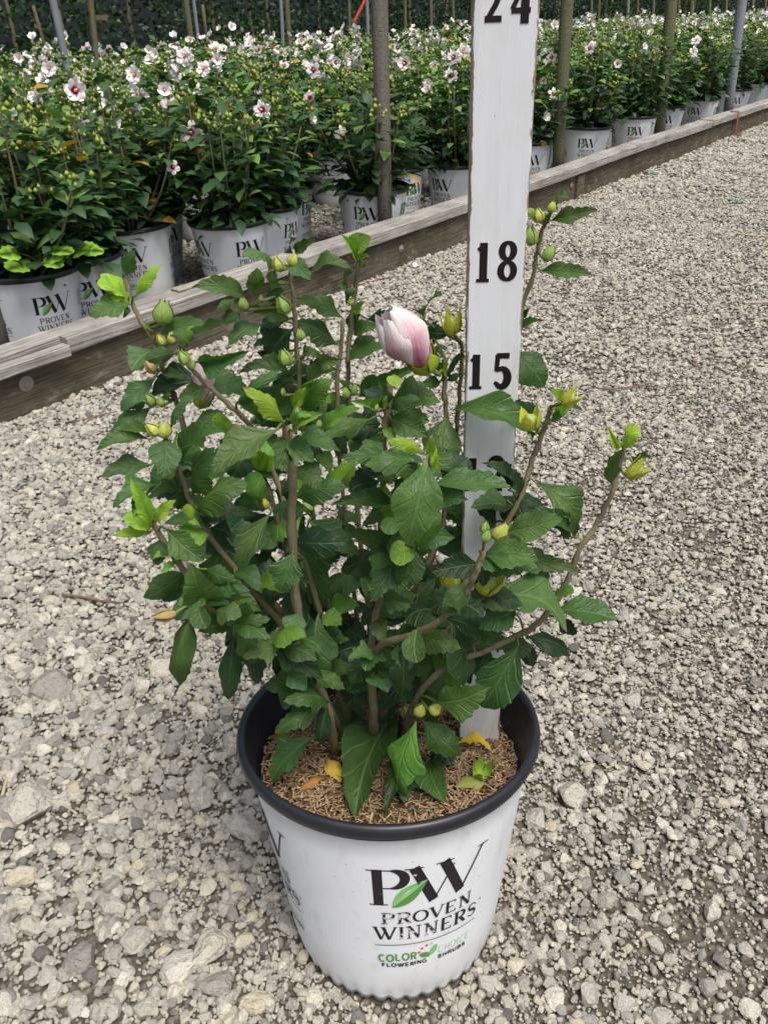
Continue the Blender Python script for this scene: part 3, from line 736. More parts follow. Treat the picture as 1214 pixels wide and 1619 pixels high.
# ------------------------------------------------------------------ hibiscus plants standing in the bed
def bg_leaf(mb, P, a, nrm, L, w, c):
    s = a.cross(nrm).normalized(); n = s.cross(a).normalized()
    q = lambda t_, x, z: P + a * (L * t_) + s * (w * x) + n * (L * z)
    mb.add([q(0, 0, 0), q(0.35, -0.42, 0.07), q(0.4, 0, 0.09), q(0.35, 0.42, 0.07), q(0.68, -0.30, 0.03), q(0.72, 0, 0.06), q(0.68, 0.30, 0.03), q(1, 0, -0.10)],
           [(0, 2, 1), (0, 3, 2), (1, 2, 5, 4), (2, 3, 6, 5), (4, 5, 7), (5, 6, 7)], (*c, 1))
def octa(mb, P, r, c, st=1.3):
    P = Vector(P)
    V = [P + Vector((r, 0, 0)), P + Vector((0, r, 0)), P + Vector((-r, 0, 0)), P + Vector((0, -r, 0)), P + Vector((0, 0, r * st)), P - Vector((0, 0, r * st))]
    mb.add(V, [(0, 1, 4), (1, 2, 4), (2, 3, 4), (3, 0, 4), (1, 0, 5), (2, 1, 5), (3, 2, 5), (0, 3, 5)], (*c, 1))
def rnd_dir(r, zlo=-0.4, zhi=0.7):
    a = r.uniform(0, 6.283); z = r.uniform(zlo, zhi); k = math.sqrt(max(0, 1 - z * z)); return Vector((math.cos(a) * k, math.sin(a) * k, z))
def leaf_colour(r, t_):  # colour brightens with height along the stem: sunlit tops painted in
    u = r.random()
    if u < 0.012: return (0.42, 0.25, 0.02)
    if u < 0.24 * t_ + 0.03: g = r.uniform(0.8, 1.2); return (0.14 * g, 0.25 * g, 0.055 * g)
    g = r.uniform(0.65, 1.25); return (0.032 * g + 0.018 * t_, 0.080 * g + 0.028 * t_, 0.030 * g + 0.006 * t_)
def make_plant(seed, nst=13, lod=1.0):
    r = random.Random(seed); fol = MB(); stems = []; tips = []
    for i in range(nst):
        a = 2 * math.pi * (i + r.uniform(-0.3, 0.3)) / nst * 1.0; rad = r.uniform(0.08, 0.23) if i % 3 else r.uniform(0.0, 0.09)
        hgt = r.uniform(0.35, 0.49) - rad * 0.45
        b = Vector((math.cos(a) * 0.02, math.sin(a) * 0.02, 0.19)); tp = Vector((math.cos(a) * rad, math.sin(a) * rad, 0.195 + hgt))
        mid = b.lerp(tp, 0.5) + Vector((math.cos(a), math.sin(a), 0)) * 0.025
        P, R = smoothpath([b, mid, tp], [0.0048, 0.0036, 0.0020], 4)
        stems.append((P, R)); tips.append(tp)
        nl = int(r.randint(36, 44) * lod)
        for k in range(nl):
            t_ = 0.10 + 0.90 * (k + r.random()) / nl; j = min(int(t_ * (len(P) - 1)), len(P) - 2); q = P[j].lerp(P[j + 1], t_ * (len(P) - 1) - j)
            d = rnd_dir(r, -0.45, 0.65); d = (d + Vector((math.cos(a), math.sin(a), 0)) * 0.35).normalized()
            L = r.uniform(0.044, 0.074) * (1.0 - 0.3 * max(0, t_ - 0.7) / 0.3)
            n_ = (Vector((0, 0, 1)) + rnd_dir(r) * 0.45)
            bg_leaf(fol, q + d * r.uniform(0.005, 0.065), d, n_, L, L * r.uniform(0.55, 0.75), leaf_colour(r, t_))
        for k in range(int(r.randint(4, 8))):
            q = tp + rnd_dir(r, -0.9, 0.5) * r.uniform(0.005, 0.045); g = r.uniform(0.8, 1.25)
            octa(fol, q, r.uniform(0.0055, 0.0085), (0.30 * g, 0.36 * g, 0.07 * g) if r.random() < 0.93 else (0.42 * g, 0.29 * g, 0.13 * g))
    for k in range(64):                   # low skirt of leaves that hangs towards the rim
        a = r.uniform(0, 6.283); rad = r.uniform(0.05, 0.17); q = Vector((math.cos(a) * rad, math.sin(a) * rad, 0.235 + r.random() ** 1.5 * 0.16))
        d = (Vector((math.cos(a), math.sin(a), r.uniform(-0.7, 0.3))) + rnd_dir(r) * 0.5).normalized(); L = r.uniform(0.045, 0.075)
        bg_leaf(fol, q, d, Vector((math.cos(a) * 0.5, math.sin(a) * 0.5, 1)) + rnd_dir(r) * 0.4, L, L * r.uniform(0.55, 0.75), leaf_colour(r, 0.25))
    st = MB()
    for P, R in stems: st.tube(P, R, 5, False)
    return fol.mesh('leaves', M['foliage']), st.mesh('stems', M['bark']), tips
plants = [make_plant(300 + i) for i in range(10)]

# flowers: five petals round a cream column; open and cupped
def petal_strip(open_, L, w, n=6, m=4):
    V = []; Fc = []; UV = []
    for i in range(n + 1):
        t_ = i / n; wd = w * (0.25 + 0.75 * math.sin(math.pi * min(1, 0.12 + t_ * 0.78)) ** 0.8) * (1 - 0.35 * max(0, t_ - 0.8) / 0.2)
        for j in range(m + 1):
            x = (j / m - 0.5); rr = L * (0.06 + t_ * (open_ + (1 - open_) * 0.28)); zz = L * (t_ * (1 - open_) * 0.95 + 0.10 * open_ * math.sin(t_ * 2.4) - 0.10 * open_ * t_ ** 3)
            V.append((x * wd, rr, zz + 0.25 * wd * x * x + 0.004 * math.sin(j * 2.1 + i))); UV.append((x, t_))
    for i in range(n):
        for j in range(m): Fc.append((i * (m + 1) + j, i * (m + 1) + j + 1, (i + 1) * (m + 1) + j + 1, (i + 1) * (m + 1) + j))
    return V, Fc, UV
def flower_mesh(open_, seed, pm='petal', w=0.030):
    r = random.Random(seed); mb = MB(); L = 0.037
    V, Fc, UV = petal_strip(open_, L, w)
    for k in range(5):
        R = Matrix.Rotation(2 * math.pi * k / 5 + r.uniform(-0.1, 0.1), 3, 'Z') @ Matrix.Rotation(0.16 + r.uniform(-0.12, 0.12), 3, 'Y') @ Matrix.Rotation(r.uniform(-0.18, 0.1), 3, 'X')
        mb.add([R @ Vector(p) for p in V], Fc, uv=UV)
    b = len(mb.v); c = MB(); c.tube([(0, 0, 0), (0, 0, 0.012), (0.001, 0, 0.024)], [0.003, 0.0036, 0.0022], 6)
    mb.add(c.v, c.f, uv=[(0, 0)] * len(c.v), mi=1)
    return mb.mesh('flower', [M[pm], M['stamen']])
flowers = [flower_mesh(0.92, 1, 'petal', 0.023), flower_mesh(0.75, 2, 'petal', 0.025), flower_mesh(0.5, 3), flower_mesh(0.28, 4), flower_mesh(0.85, 5, 'petal_white'), flower_mesh(0.55, 6, 'petal_white'), flower_mesh(0.3, 7, 'petal_white')]

pot_bg = pot_mesh(56, 28); rim_bg = rim_mesh(40)
def unit_disc(name, r, z, mat, n=28):
    mb = MB(); mb.lathe([(r, z), (r * 0.5, z + 0.004), (0.0005, z + 0.006)], n); return mb.mesh(name, mat)
soil_bg = unit_disc('soil', 0.1245, 0.196, M['soil'])
lab_bg = label_mesh(False)

# explicit plants whose pots show: rim centre in the photograph, label, which way the print faces (deg), tilt
shown = [
    (40, 424, 'potted white hibiscus with small vertical print and lime leaves over its rim', 22),
    (113, 398, 'potted white hibiscus wedged behind the pot with small vertical print', 18),
    (208, 352, 'potted white hibiscus whose white pot stands beside the bare gravel gap', -6),
    (225, 330, 'potted white hibiscus half hidden behind the pot beside the bare gravel gap', 40),
    (366, 343, 'potted white hibiscus whose pot shows two emblems, behind the wood sliver on the edging', 27),
    (410, 322, 'potted white hibiscus tucked behind the pot that stands above the wood sliver', 60),
    (441, 293, 'potted white hibiscus with its pot in shade, third behind the wood sliver', 66),
    (590, 293, 'potted white hibiscus whose pot stands behind the thick grey-brown post', -10),
    (622, 262, 'potted white hibiscus behind the plant at the thick grey-brown post', 50),
    (724, 256, 'potted white hibiscus with mulch showing in its pot, beside the white numbered stake', -34),
    (716, 228, 'potted white hibiscus behind the one whose pot shows mulch', 30),
    (836, 222, 'potted white hibiscus between the white numbered stake and the greenish post', 14),
    (926, 198, 'potted white hibiscus with a fully visible emblem just past the greenish post', 8),
    (936, 178, 'potted white hibiscus squeezed behind the pot just past the greenish post', 52),
    (1003, 181, 'potted white hibiscus between the greenish post and the thin mossy post', 12),
    (1050, 165, 'potted white hibiscus with bright green seedling leaves, at the thin mossy post', 14),
    (1106, 153, 'potted white hibiscus between the thin mossy post and the blue-grey post', -8),
    (1158, 138, 'potted white hibiscus whose pot is crossed by the blue-grey post', 20),
    (1200, 128, 'potted white hibiscus next beyond the blue-grey post', -20),
]
GROUP = 'white flowering hibiscus pots in the bed'
spots = []
for px, py, lab, az in shown:
    P = at_z(px, py, 0.235); P.z = 0
    s, n = bed_sn(P)
    if n < 0.245: P = bed(s, 0.245)
    spots.append((P, lab, az, 0))
def fits(P, d): return all((P.x - q[0].x) ** 2 + (P.y - q[0].y) ** 2 > d * d for q in spots)
k = 0
for row in range(10):
    n = 0.30 + row * 0.335
    s = -3.0 + (row % 2) * 0.2
    while s < 15.5:
        step = 0.385
        P = bed(s + rng.uniform(-0.05, 0.05), n + rng.uniform(-0.04, 0.04)); s += step
        if depth(P) < 0.8: continue
        x, y = proj(P + Vector((0, 0, 0.5)))
        marg = 0.22 * F / depth(P)
        if x < -marg or x > W + marg: continue
        if not fits(P, 0.30 if row < 3 else 0.31): continue
        spots.append((P, None, rng.uniform(0, 360), row))
spots.sort(key=lambda q: (q[1] is None, (q[0] - CAM).length))
print('PLANTS', len(spots))
extra = spots[292:]; spots = spots[:292]
FL = {}    # explicit flowers: pixel -> nearest shown plant
expl = [(301, 209, 0, 1.15), (273, 264, 1, 0.75), (415, 173, 1, 1.0), (292, 89, 4, 1.2), (213, 118, 5, 1.0), (118, 143, 2, 1.1), (260, 142, 6, 1.0), (343, 93, 6, 1.0), (875, 148, 0, 0.95),
        (952, 142, 0, 0.9), (717, 90, 1, 1.0), (713, 119, 1, 1.0), (640, 100, 2, 1.0), (872, 90, 1, 0.9), (932, 76, 1, 1.0), (976, 100, 2, 0.9), (1098, 92, 1, 1.0), (1105, 132, 2, 0.8), (495, 110, 1, 1.0), (628, 75, 2, 1.0), (30, 92, 6, 1.0), (78, 108, 5, 1.0), (235, 78, 6, 0.9), (133, 62, 6, 0.9)]
def flower_on(root, P, kind, sc_, face):
    q = face.to_track_quat('Z', 'Y').to_matrix().to_4x4()
    o_ = obj('flower', flowers[kind], root)
    o_.matrix_local = root_inv[root.name] @ (Matrix.Translation(P) @ q @ Matrix.Rotation(rng.uniform(0, 6), 4, 'Z') @ Matrix.Scale(sc_, 4))
roots = []; root_inv = {}
sec_s = [s_of_px(609, 0.118, 0.152), s_of_px(883, 0.118, 0.152), s_of_px(1046, 0.118, 0.152), s_of_px(1153, 0.118, 0.152)]
sec_n = ['short of the thick grey-brown post', 'between the grey-brown and greenish posts', 'between the greenish and mossy posts', 'between the mossy and blue-grey posts', 'beyond the blue-grey post']
row_n = ['front', 'second', 'third', 'fourth', 'fifth', 'sixth', 'seventh', 'eighth', 'ninth', 'tenth']
for i, (P, lab, az, row) in enumerate(spots):
    dist = (P - CAM).length
    face = math.atan2(CAM.y - P.y, CAM.x - P.x) + math.pi / 2           # print angle 0 faces the camera
    yaw = face + math.radians(az)
    tl = 0.10 if i == 0 else 0.0
    Rm = Matrix.Translation(P) @ Matrix.Rotation(rng.gauss(0, 0.02) , 4, 'X') @ Matrix.Rotation(rng.gauss(0, 0.02), 4, 'Y') @ Matrix.Rotation(yaw, 4, 'Z')
    root = empty('potted_hibiscus', Rm); root_inv[root.name] = Rm.inverted()
    if lab: tag(root, lab, 'potted plant', GROUP)
    else:
        ss, nn = bed_sn(P); sec = sec_n[sum(ss > q for q in sec_s)]
        tag(root, 'white flowering hibiscus in the %s row from the edging, %s' % (row_n[row], sec), 'potted plant', '%s row hibiscus %s' % (row_n[row], sec))
    pot = obj('pot', pot_bg, root)
    obj('rim', rim_bg, pot)
    if dist < 8.0:
        for pa in (0, 92, 184, 276):
            if math.cos(math.radians(az + pa)) > -0.1: obj('lettering', lab_bg, pot, Matrix.Rotation(math.radians(pa), 4, 'Z'))
    if dist < 6: obj('soil', soil_bg, root)
    fol, st, tips = plants[rng.randrange(len(plants))]
    hs = rng.uniform(0.90, 1.06)
    Sc = Matrix.Translation((0, 0, 0.19)) @ Matrix.Rotation(rng.uniform(0, 6.28), 4, 'Z') @ Matrix.Diagonal((rng.uniform(0.95, 1.12), rng.uniform(0.95, 1.12), hs, 1)) @ Matrix.Translation((0, 0, -0.19))
    lo = obj('leaves', fol, root, Sc); lo['kind'] = 'stuff'
    so_ = obj('stems', st, root, Sc); so_['kind'] = 'stuff'
    roots.append((root, P))
    nf = rng.randint(1, 3) if lab else (rng.randint(3, 6) if row < 4 else rng.randint(7, 11))
    for k in range(nf):
        tp = (Rm @ Sc) @ tips[rng.randrange(len(tips))]
        tp = tp + Vector((rng.uniform(-0.05, 0.05), rng.uniform(-0.05, 0.05), rng.uniform(-0.10 if lab else -0.02, 0.045)))
        f_ = (CAM - tp).normalized() * rng.uniform(-0.3, 0.6) + Vector((rng.uniform(-0.9, 0.9), rng.uniform(-0.9, 0.9), rng.uniform(0.0, 0.9)))
        flower_on(root, tp, rng.choice([2, 4, 5, 5, 6, 6, 6]), rng.uniform(0.7, 1.05), f_)
for px, py, kind, s_ in expl:
    # nearest plant (by depth) whose crown covers this pixel
    best = None
    for root, P in roots:
        x, y = proj(P + Vector((0, 0, 0.42))); dp = depth(P)
        if abs(x - px) < 0.20 * F / dp and y - 0.30 * F / dp < py < y + 0.26 * F / dp:
            if best is None or dp < best[2]: best = (root, P, dp)
    if best is None: continue
    root, P, dp = best
    Q = CAM + ray(px, py) * ((dp - 0.33))
    if Q.z > 0.70: Q.z = 0.70
    flower_on(root, Q, kind, s_ * 0.85, (CAM - Q).normalized() + Vector((rng.uniform(-0.3, 0.3), 0, 0.15)))
if extra:
    mb = MB()
    for P, lab, az, row in extra:
        r = random.Random(int(P.x * 999))
        for k in range(150):
            a = r.uniform(0, 6.28); rad = 0.2 * math.sqrt(r.random()); q = P + Vector((math.cos(a) * rad, math.sin(a) * rad, r.uniform(0.28, 0.66) - rad * 0.3))
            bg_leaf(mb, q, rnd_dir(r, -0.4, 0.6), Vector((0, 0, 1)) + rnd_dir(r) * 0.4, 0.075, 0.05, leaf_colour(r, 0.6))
        for k in range(7): octa(mb, P + Vector((r.uniform(-0.17, 0.17), r.uniform(-0.17, 0.17), r.uniform(0.56, 0.66))), 0.024, (0.8, 0.78, 0.78), 0.8)
    tag(mb.build('distant_hibiscus', M['foliage']), 'far end of the white hibiscus field merging into one mass', 'hibiscus field', kind='stuff')

# lime seedling leaves by the first pot and the mossy post
def seedling(px, py, zoff, n, size, label, seed, spread=0.07, col_=(0.26, 0.48, 0.05)):
    r = random.Random(seed); P = at_z(px, py, zoff); mb = MB()
    root = empty('weed_seedling', Matrix.Translation(Vector((P.x, P.y, zoff - 0.03))))
    tag(root, label, 'weed')
    for k in range(n):
        a = r.uniform(0, 6.28); d = Vector((math.cos(a), math.sin(a), r.uniform(0.1, 0.9))).normalized()
        q = d * r.uniform(0.3, 1) * spread; g = r.uniform(0.75, 1.2)
        s = MB(); s.tube([(0, 0, 0), q * 0.5 + Vector((0, 0, 0.004)), q], [0.0013, 0.0012, 0.001], 5); s.build('stalk', M['green_stem'], root)
        l = MB(); a_ = Vector((d.x, d.y, r.uniform(-0.3, 0.2))).normalized()
        c = tuple(x * g for x in col_)
        n_ = Vector((0, -0.5, 1)) + rnd_dir(r) * 0.3
        sd = a_.cross(n_).normalized(); L = size * r.uniform(0.7, 1.15); nn = sd.cross(a_)
        out = [(0, 0), (0.05, 0.38), (0.30, 0.55), (0.42, 0.46), (0.62, 0.50), (0.72, 0.34), (0.9, 0.26), (1, 0)]
        V = [q + nn * 0.06 * L * math.sin(t_ * 3) + a_ * (t_ * L) for t_, w in out] + [q + a_ * (t_ * L) + sd * (w * L) + nn * 0.1 * L * w for t_, w in out[1:-1]] + [q + a_ * (t_ * L) - sd * (w * L) + nn * 0.1 * L * w for t_, w in out[1:-1]]
        Fc = []
        for b in (8, 14):
            Fc.append((0, 1, b)); Fc += [(i, i + 1, b + i, b + i - 1) for i in range(1, 6)]; Fc.append((6, 7, b + 5))
        l.add(V, Fc, (*c, 1)); l.build('leaf', M['foliage'], root)
seedling(60, 396, 0.300, 10, 0.055, 'lime green lobed weed leaves spilling over the rim of a white pot', 5)
seedling(112, 384, 0.305, 5, 0.045, 'lime green weed leaves at the right side of the white pot with vertical print', 8, 0.05)
seedling(1063, 150, 0.30, 6, 0.055, 'bright green seedling leaves beside the thin mossy post', 6, 0.07, (0.13, 0.36, 0.05))
# small vertical print on the first pot
P0 = spots[0][0]
mb = MB(); rr = random.Random(3)
def fnp(x, y, layer):
    a = math.radians(46) + x / 0.1205; r = pot_r(y) + 0.0005; return (r * math.sin(a - math.radians(0)), -r * math.cos(a), y)
for j in range(4):
    y = 0.176
    while y > 0.135:
        h = rr.uniform(0.0018, 0.006); x = -0.011 + j * 0.0065
        mb.add([fnp(x, y, 0), fnp(x + 0.0022, y, 0), fnp(x + 0.0022, y - h, 0), fnp(x, y - h, 0)], [(0, 1, 2, 3)]); y -= h + 0.0012
pp = [c for c in roots[0][0].children if c.name.startswith('pot')][0]
mb.build('fine_print', M['ink_grey'], pp, False)

# ------------------------------------------------------------------ stakes, hedge and shade cloth behind the field
def back_post(px, top, w, mat, label, n, ytop=0, group=None):
    lo = s_of_px(px, n, 0.6); b = bed(lo, n, 0.0); r = max(w * depth(bed(lo, n, 0.7)) / F / 2, 0.006)
    P = at_plane(top, ytop, b, Vector((b.x, b.y, 0)).normalized()); d = P - at_plane(px, ytop + 60, b, Vector((b.x, b.y, 0)).normalized())
    d = d / d.z
    base = at_plane(px, ytop + 60, b, Vector((b.x, b.y, 0)).normalized()); base = base - d * base.z
    return post('support_post', base, base + d * (P.z + (0.5 if ytop <= 0 else 0.0)), r, mat, label, group, n=8)
back_post(97, 84, 12, M['post_metal'], 'blue-grey metal post rising from the flowers beside a leaning brown stake', 2.2)
back_post(150, 143, 9, M['post_green'], 'olive round post beside a small wooden crosspiece in front of the hedge', 2.9)
back_post(302, 294, 9, M['post_green'], 'olive round post close beside a grey metal post, behind the largest white flower', 3.2)
back_post(313, 306, 6, M['post_metal'], 'grey metal post close beside an olive post and a leaning stake', 3.2)
back_post(328, 320, 5, M['stake_brown'], 'short leaning brown stake beside the olive and grey post pair', 3.3, 6)
back_post(447, 444, 6, M['post_metal'], 'grey metal post touching a thicker olive post in front of the hedge', 3.2)
back_post(457, 453, 8, M['post_green'], 'thick olive post touching a thin grey metal post in front of the hedge', 3.25)
back_post(553, 552, 5, M['post_green'], 'thin green stake where the orange rope is tied', 3.3)
back_post(582, 580, 6, M['post_metal'], 'grey metal post just beyond the orange rope', 3.3)
back_post(70, 52, 5, M['stake_brown'], 'leaning brown stake with a teal tie in front of the hedge', 3.0, 8)
back_post(106, 92, 5, M['stake_brown'], 'thin brown stake right behind the blue-grey metal post', 3.0, 14)
for px in (641, 682, 717): back_post(px, px - 1, 5, M['post_green'], 'thin green stake before the hedge between orange rope and white numbered stake', 3.35, 0, 'thin stakes by the white numbered stake')
for px, mt in ((933, 'post_green'), (945, 'stake_brown'), (991, 'post_metal'), (1006, 'stake_brown'), (1031, 'post_green'), (1071, 'stake_brown'), (1092, 'post_green'), (1120, 'post_green'), (1146, 'post_green'), (1188, 'post_green'), (1208, 'stake_brown')):
    back_post(px, px + 2, 4.5 if px != 1092 else 7, M[mt], 'thin stake in front of the dark hedge beyond the greenish post', 3.35, 0, 'thin stakes along the hedge')
# wooden crosspiece
P = at_plane(158, 27, bed(0, 3.3), LN)
mb = MB(); mb.box((0, 0, 0), 0.10, 0.02, 0.03, Matrix.Rotation(math.atan2(LD.y, LD.x), 3, 'Z')); o_ = mb.build('wooden_crosspiece', M['stake_brown'], None, False); o_.location = P
tag(o_, 'small wooden crosspiece beside the olive round post at the hedge', 'board')
# orange rope
nb = bed(s_of_px(556, 3.28, 0.6), 3.25); N_ = Vector((nb.x, nb.y, 0)).normalized()
pts_ = [at_plane(x, y, nb, N_) for x, y in ((557, 44), (562, 30), (570, 14), (580, -6), (590, -25))]
mb = MB(); mb.tube(pts_, 0.013, 6); tag(mb.build('orange_rope', M['rope']), 'orange-red rope slanting up from the thin green stake', 'rope')
# hedge
HG = Matrix.Translation(bed(3, 4.1)); hedge = empty('hedge', HG); tag(hedge, 'dark overgrown hedge behind the field of pots', 'hedge')
r = random.Random(77); mb = MB()
inv = HG.inverted()
for k in range(70000):
    s = r.uniform(-4, 20); n = 3.72 + 0.9 * r.random() ** 1.6; z = r.uniform(0.25, 1.45)
    dn = 0.12 * math.sin(s * 2.3) * math.sin(z * 4 + s)
    g = r.uniform(0.5, 1.4); g *= 0.7 + 0.6 * math.sin(s * 3.7 + z * 5) ** 2; c = (0.022 * g, 0.055 * g, 0.022 * g) if r.random() > 0.12 else (0.06 * g, 0.13 * g, 0.04 * g)
    P = inv @ bed(s, n + dn, z); a = rnd_dir(r, -0.9, 0.5); L = r.uniform(0.03, 0.06)
    sd = a.cross(rnd_dir(r)).normalized()
    mb.add([P, P + a * L * 0.5 + sd * L * 0.28, P + a * L, P + a * L * 0.5 - sd * L * 0.28], [(0, 1, 2, 3)], (*c, 1))
lo = mb.build('leaves', M['foliage'], hedge); lo['kind'] = 'stuff'
for k in range(46):
    s = -3.5 + k * 0.5 + r.uniform(-0.2, 0.2); b = bed(s, 3.95 + r.uniform(-0.1, 0.2)); mb = MB()
    mb.tube([inv @ b, inv @ (b + Vector((r.uniform(-0.06, 0.06), 0, 0.8))), inv @ (b + Vector((r.uniform(-0.15, 0.15), 0, 1.7)))], [0.02, 0.016, 0.01], 6, False); mb.build('trunk', M['bark'], hedge)
# shade cloth
V = []; Fc = []; k = 60
for i in range(k + 1):
    s = -6 + 30 * i / k
    for j, z in enumerate((0.0, 0.7, 1.4, 2.1, 2.8)): V.append(bed(s, 4.95 + 0.06 * math.sin(s * 3.1 + j) + 0.03 * math.sin(s * 7), z))
for i in range(k):
    for j in range(4): Fc.append((i * 5 + j, (i + 1) * 5 + j, (i + 1) * 5 + j + 1, i * 5 + j + 1))
sh = obj('shade_cloth', mesh_of('shade_cloth', V, Fc, M['cloth'])); tag(sh, 'dark grey shade cloth wall hanging behind the hedge', 'shade cloth')
md_ = sh.modifiers.new('thickness', 'SOLIDIFY'); md_.thickness = 0.004
# twine tied round the cap board
s = s_of_px(1165, -0.02, 0.12); mb = MB()
for dx in (-0.012, 0.0, 0.014):
    mb.tube([bed(s + dx, 0.03, 0.155), bed(s + dx, -0.024, 0.156), bed(s + dx * 1.2, -0.026, 0.10), bed(s + dx * 2 + 0.01, -0.03, 0.03), bed(s + dx * 3, -0.06, 0.004)], 0.004, 5)
tag(mb.build('rust_twine', M['rust_rope']), 'rust coloured twine hanging over the cap board to the gravel', 'twine')
# ------------------------------------------------------------------ the near shrub in its pot
ez = POT_AX; ex = Vector((1, 0, 0)); ex = (ex - ez * ex.dot(ez)).normalized(); ey = ez.cross(ex)
HM = Matrix(((ex.x, ey.x, ez.x, POT.x), (ex.y, ey.y, ez.y, POT.y), (ex.z, ey.z, ez.z, POT.z), (0, 0, 0, 1)))
hero = empty('potted_hibiscus', HM)
tag(hero, 'young hibiscus shrub with one closed pink-white flower in a white nursery pot on the gravel', 'potted plant')
HI = HM.inverted()
hp = obj('pot', pot_mesh(400, 40), hero); obj('rim', rim_mesh(96), hp)
LAB = label_mesh(True)
for pa in (15.5, -72, 118): obj('lettering', LAB, hp, Matrix.Rotation(math.radians(pa), 4, 'Z'))
SZ = 0.194
obj('soil', unit_disc('soil', 0.1225, SZ - 0.004, M['soil'], 48), hero)
SC = HM @ Vector((0, 0, SZ))
def soil_px(px, py, up=0.0): return at_plane(px, py, SC + ez * up, ez)
# mulch fibres
r = random.Random(11); mb = MB()
for k in range(8000):
    a = r.uniform(0, 6.283); rad = 0.1205 * math.sqrt(r.random()); L = r.uniform(0.004, 0.013); w = r.uniform(0.0005, 0.0010)
    th = r.uniform(0, 6.283); el = r.gauss(0, 0.22)
    d = Vector((math.cos(th) * math.cos(el), math.sin(th) * math.cos(el), math.sin(el))); s_ = Vector((-math.sin(th), math.cos(th), 0)) * w; u_ = d.cross(s_).normalized() * w * 0.5
    c = Vector((rad * math.cos(a), rad * math.sin(a), SZ + r.uniform(-0.001, 0.0045) + 0.004 * math.sin(a * 3 + rad * 40)))
    if (c + d * L / 2).xy.length > 0.1215 or (c - d * L / 2).xy.length > 0.1215: continue
    A, B = c - d * L / 2, c + d * L / 2; g = r.uniform(0.45, 1.35)
    cl = (0.34 * g, 0.24 * g, 0.14 * g) if r.random() < 0.8 else (0.13 * g, 0.075 * g, 0.04 * g)
    mb.add([A - s_, A + s_, B + s_ * 0.6, B - s_ * 0.6, A + u_, B + u_], [(0, 1, 2, 3), (1, 4, 5, 2), (4, 0, 3, 5)], (*cl, 1))
mu = mb.build('mulch', M['mulch'], hero, False); mu['kind'] = 'stuff'

Y0 = 0.550
def PX(px, py, off): return at_y(px, py, Y0 - off / 100.0)
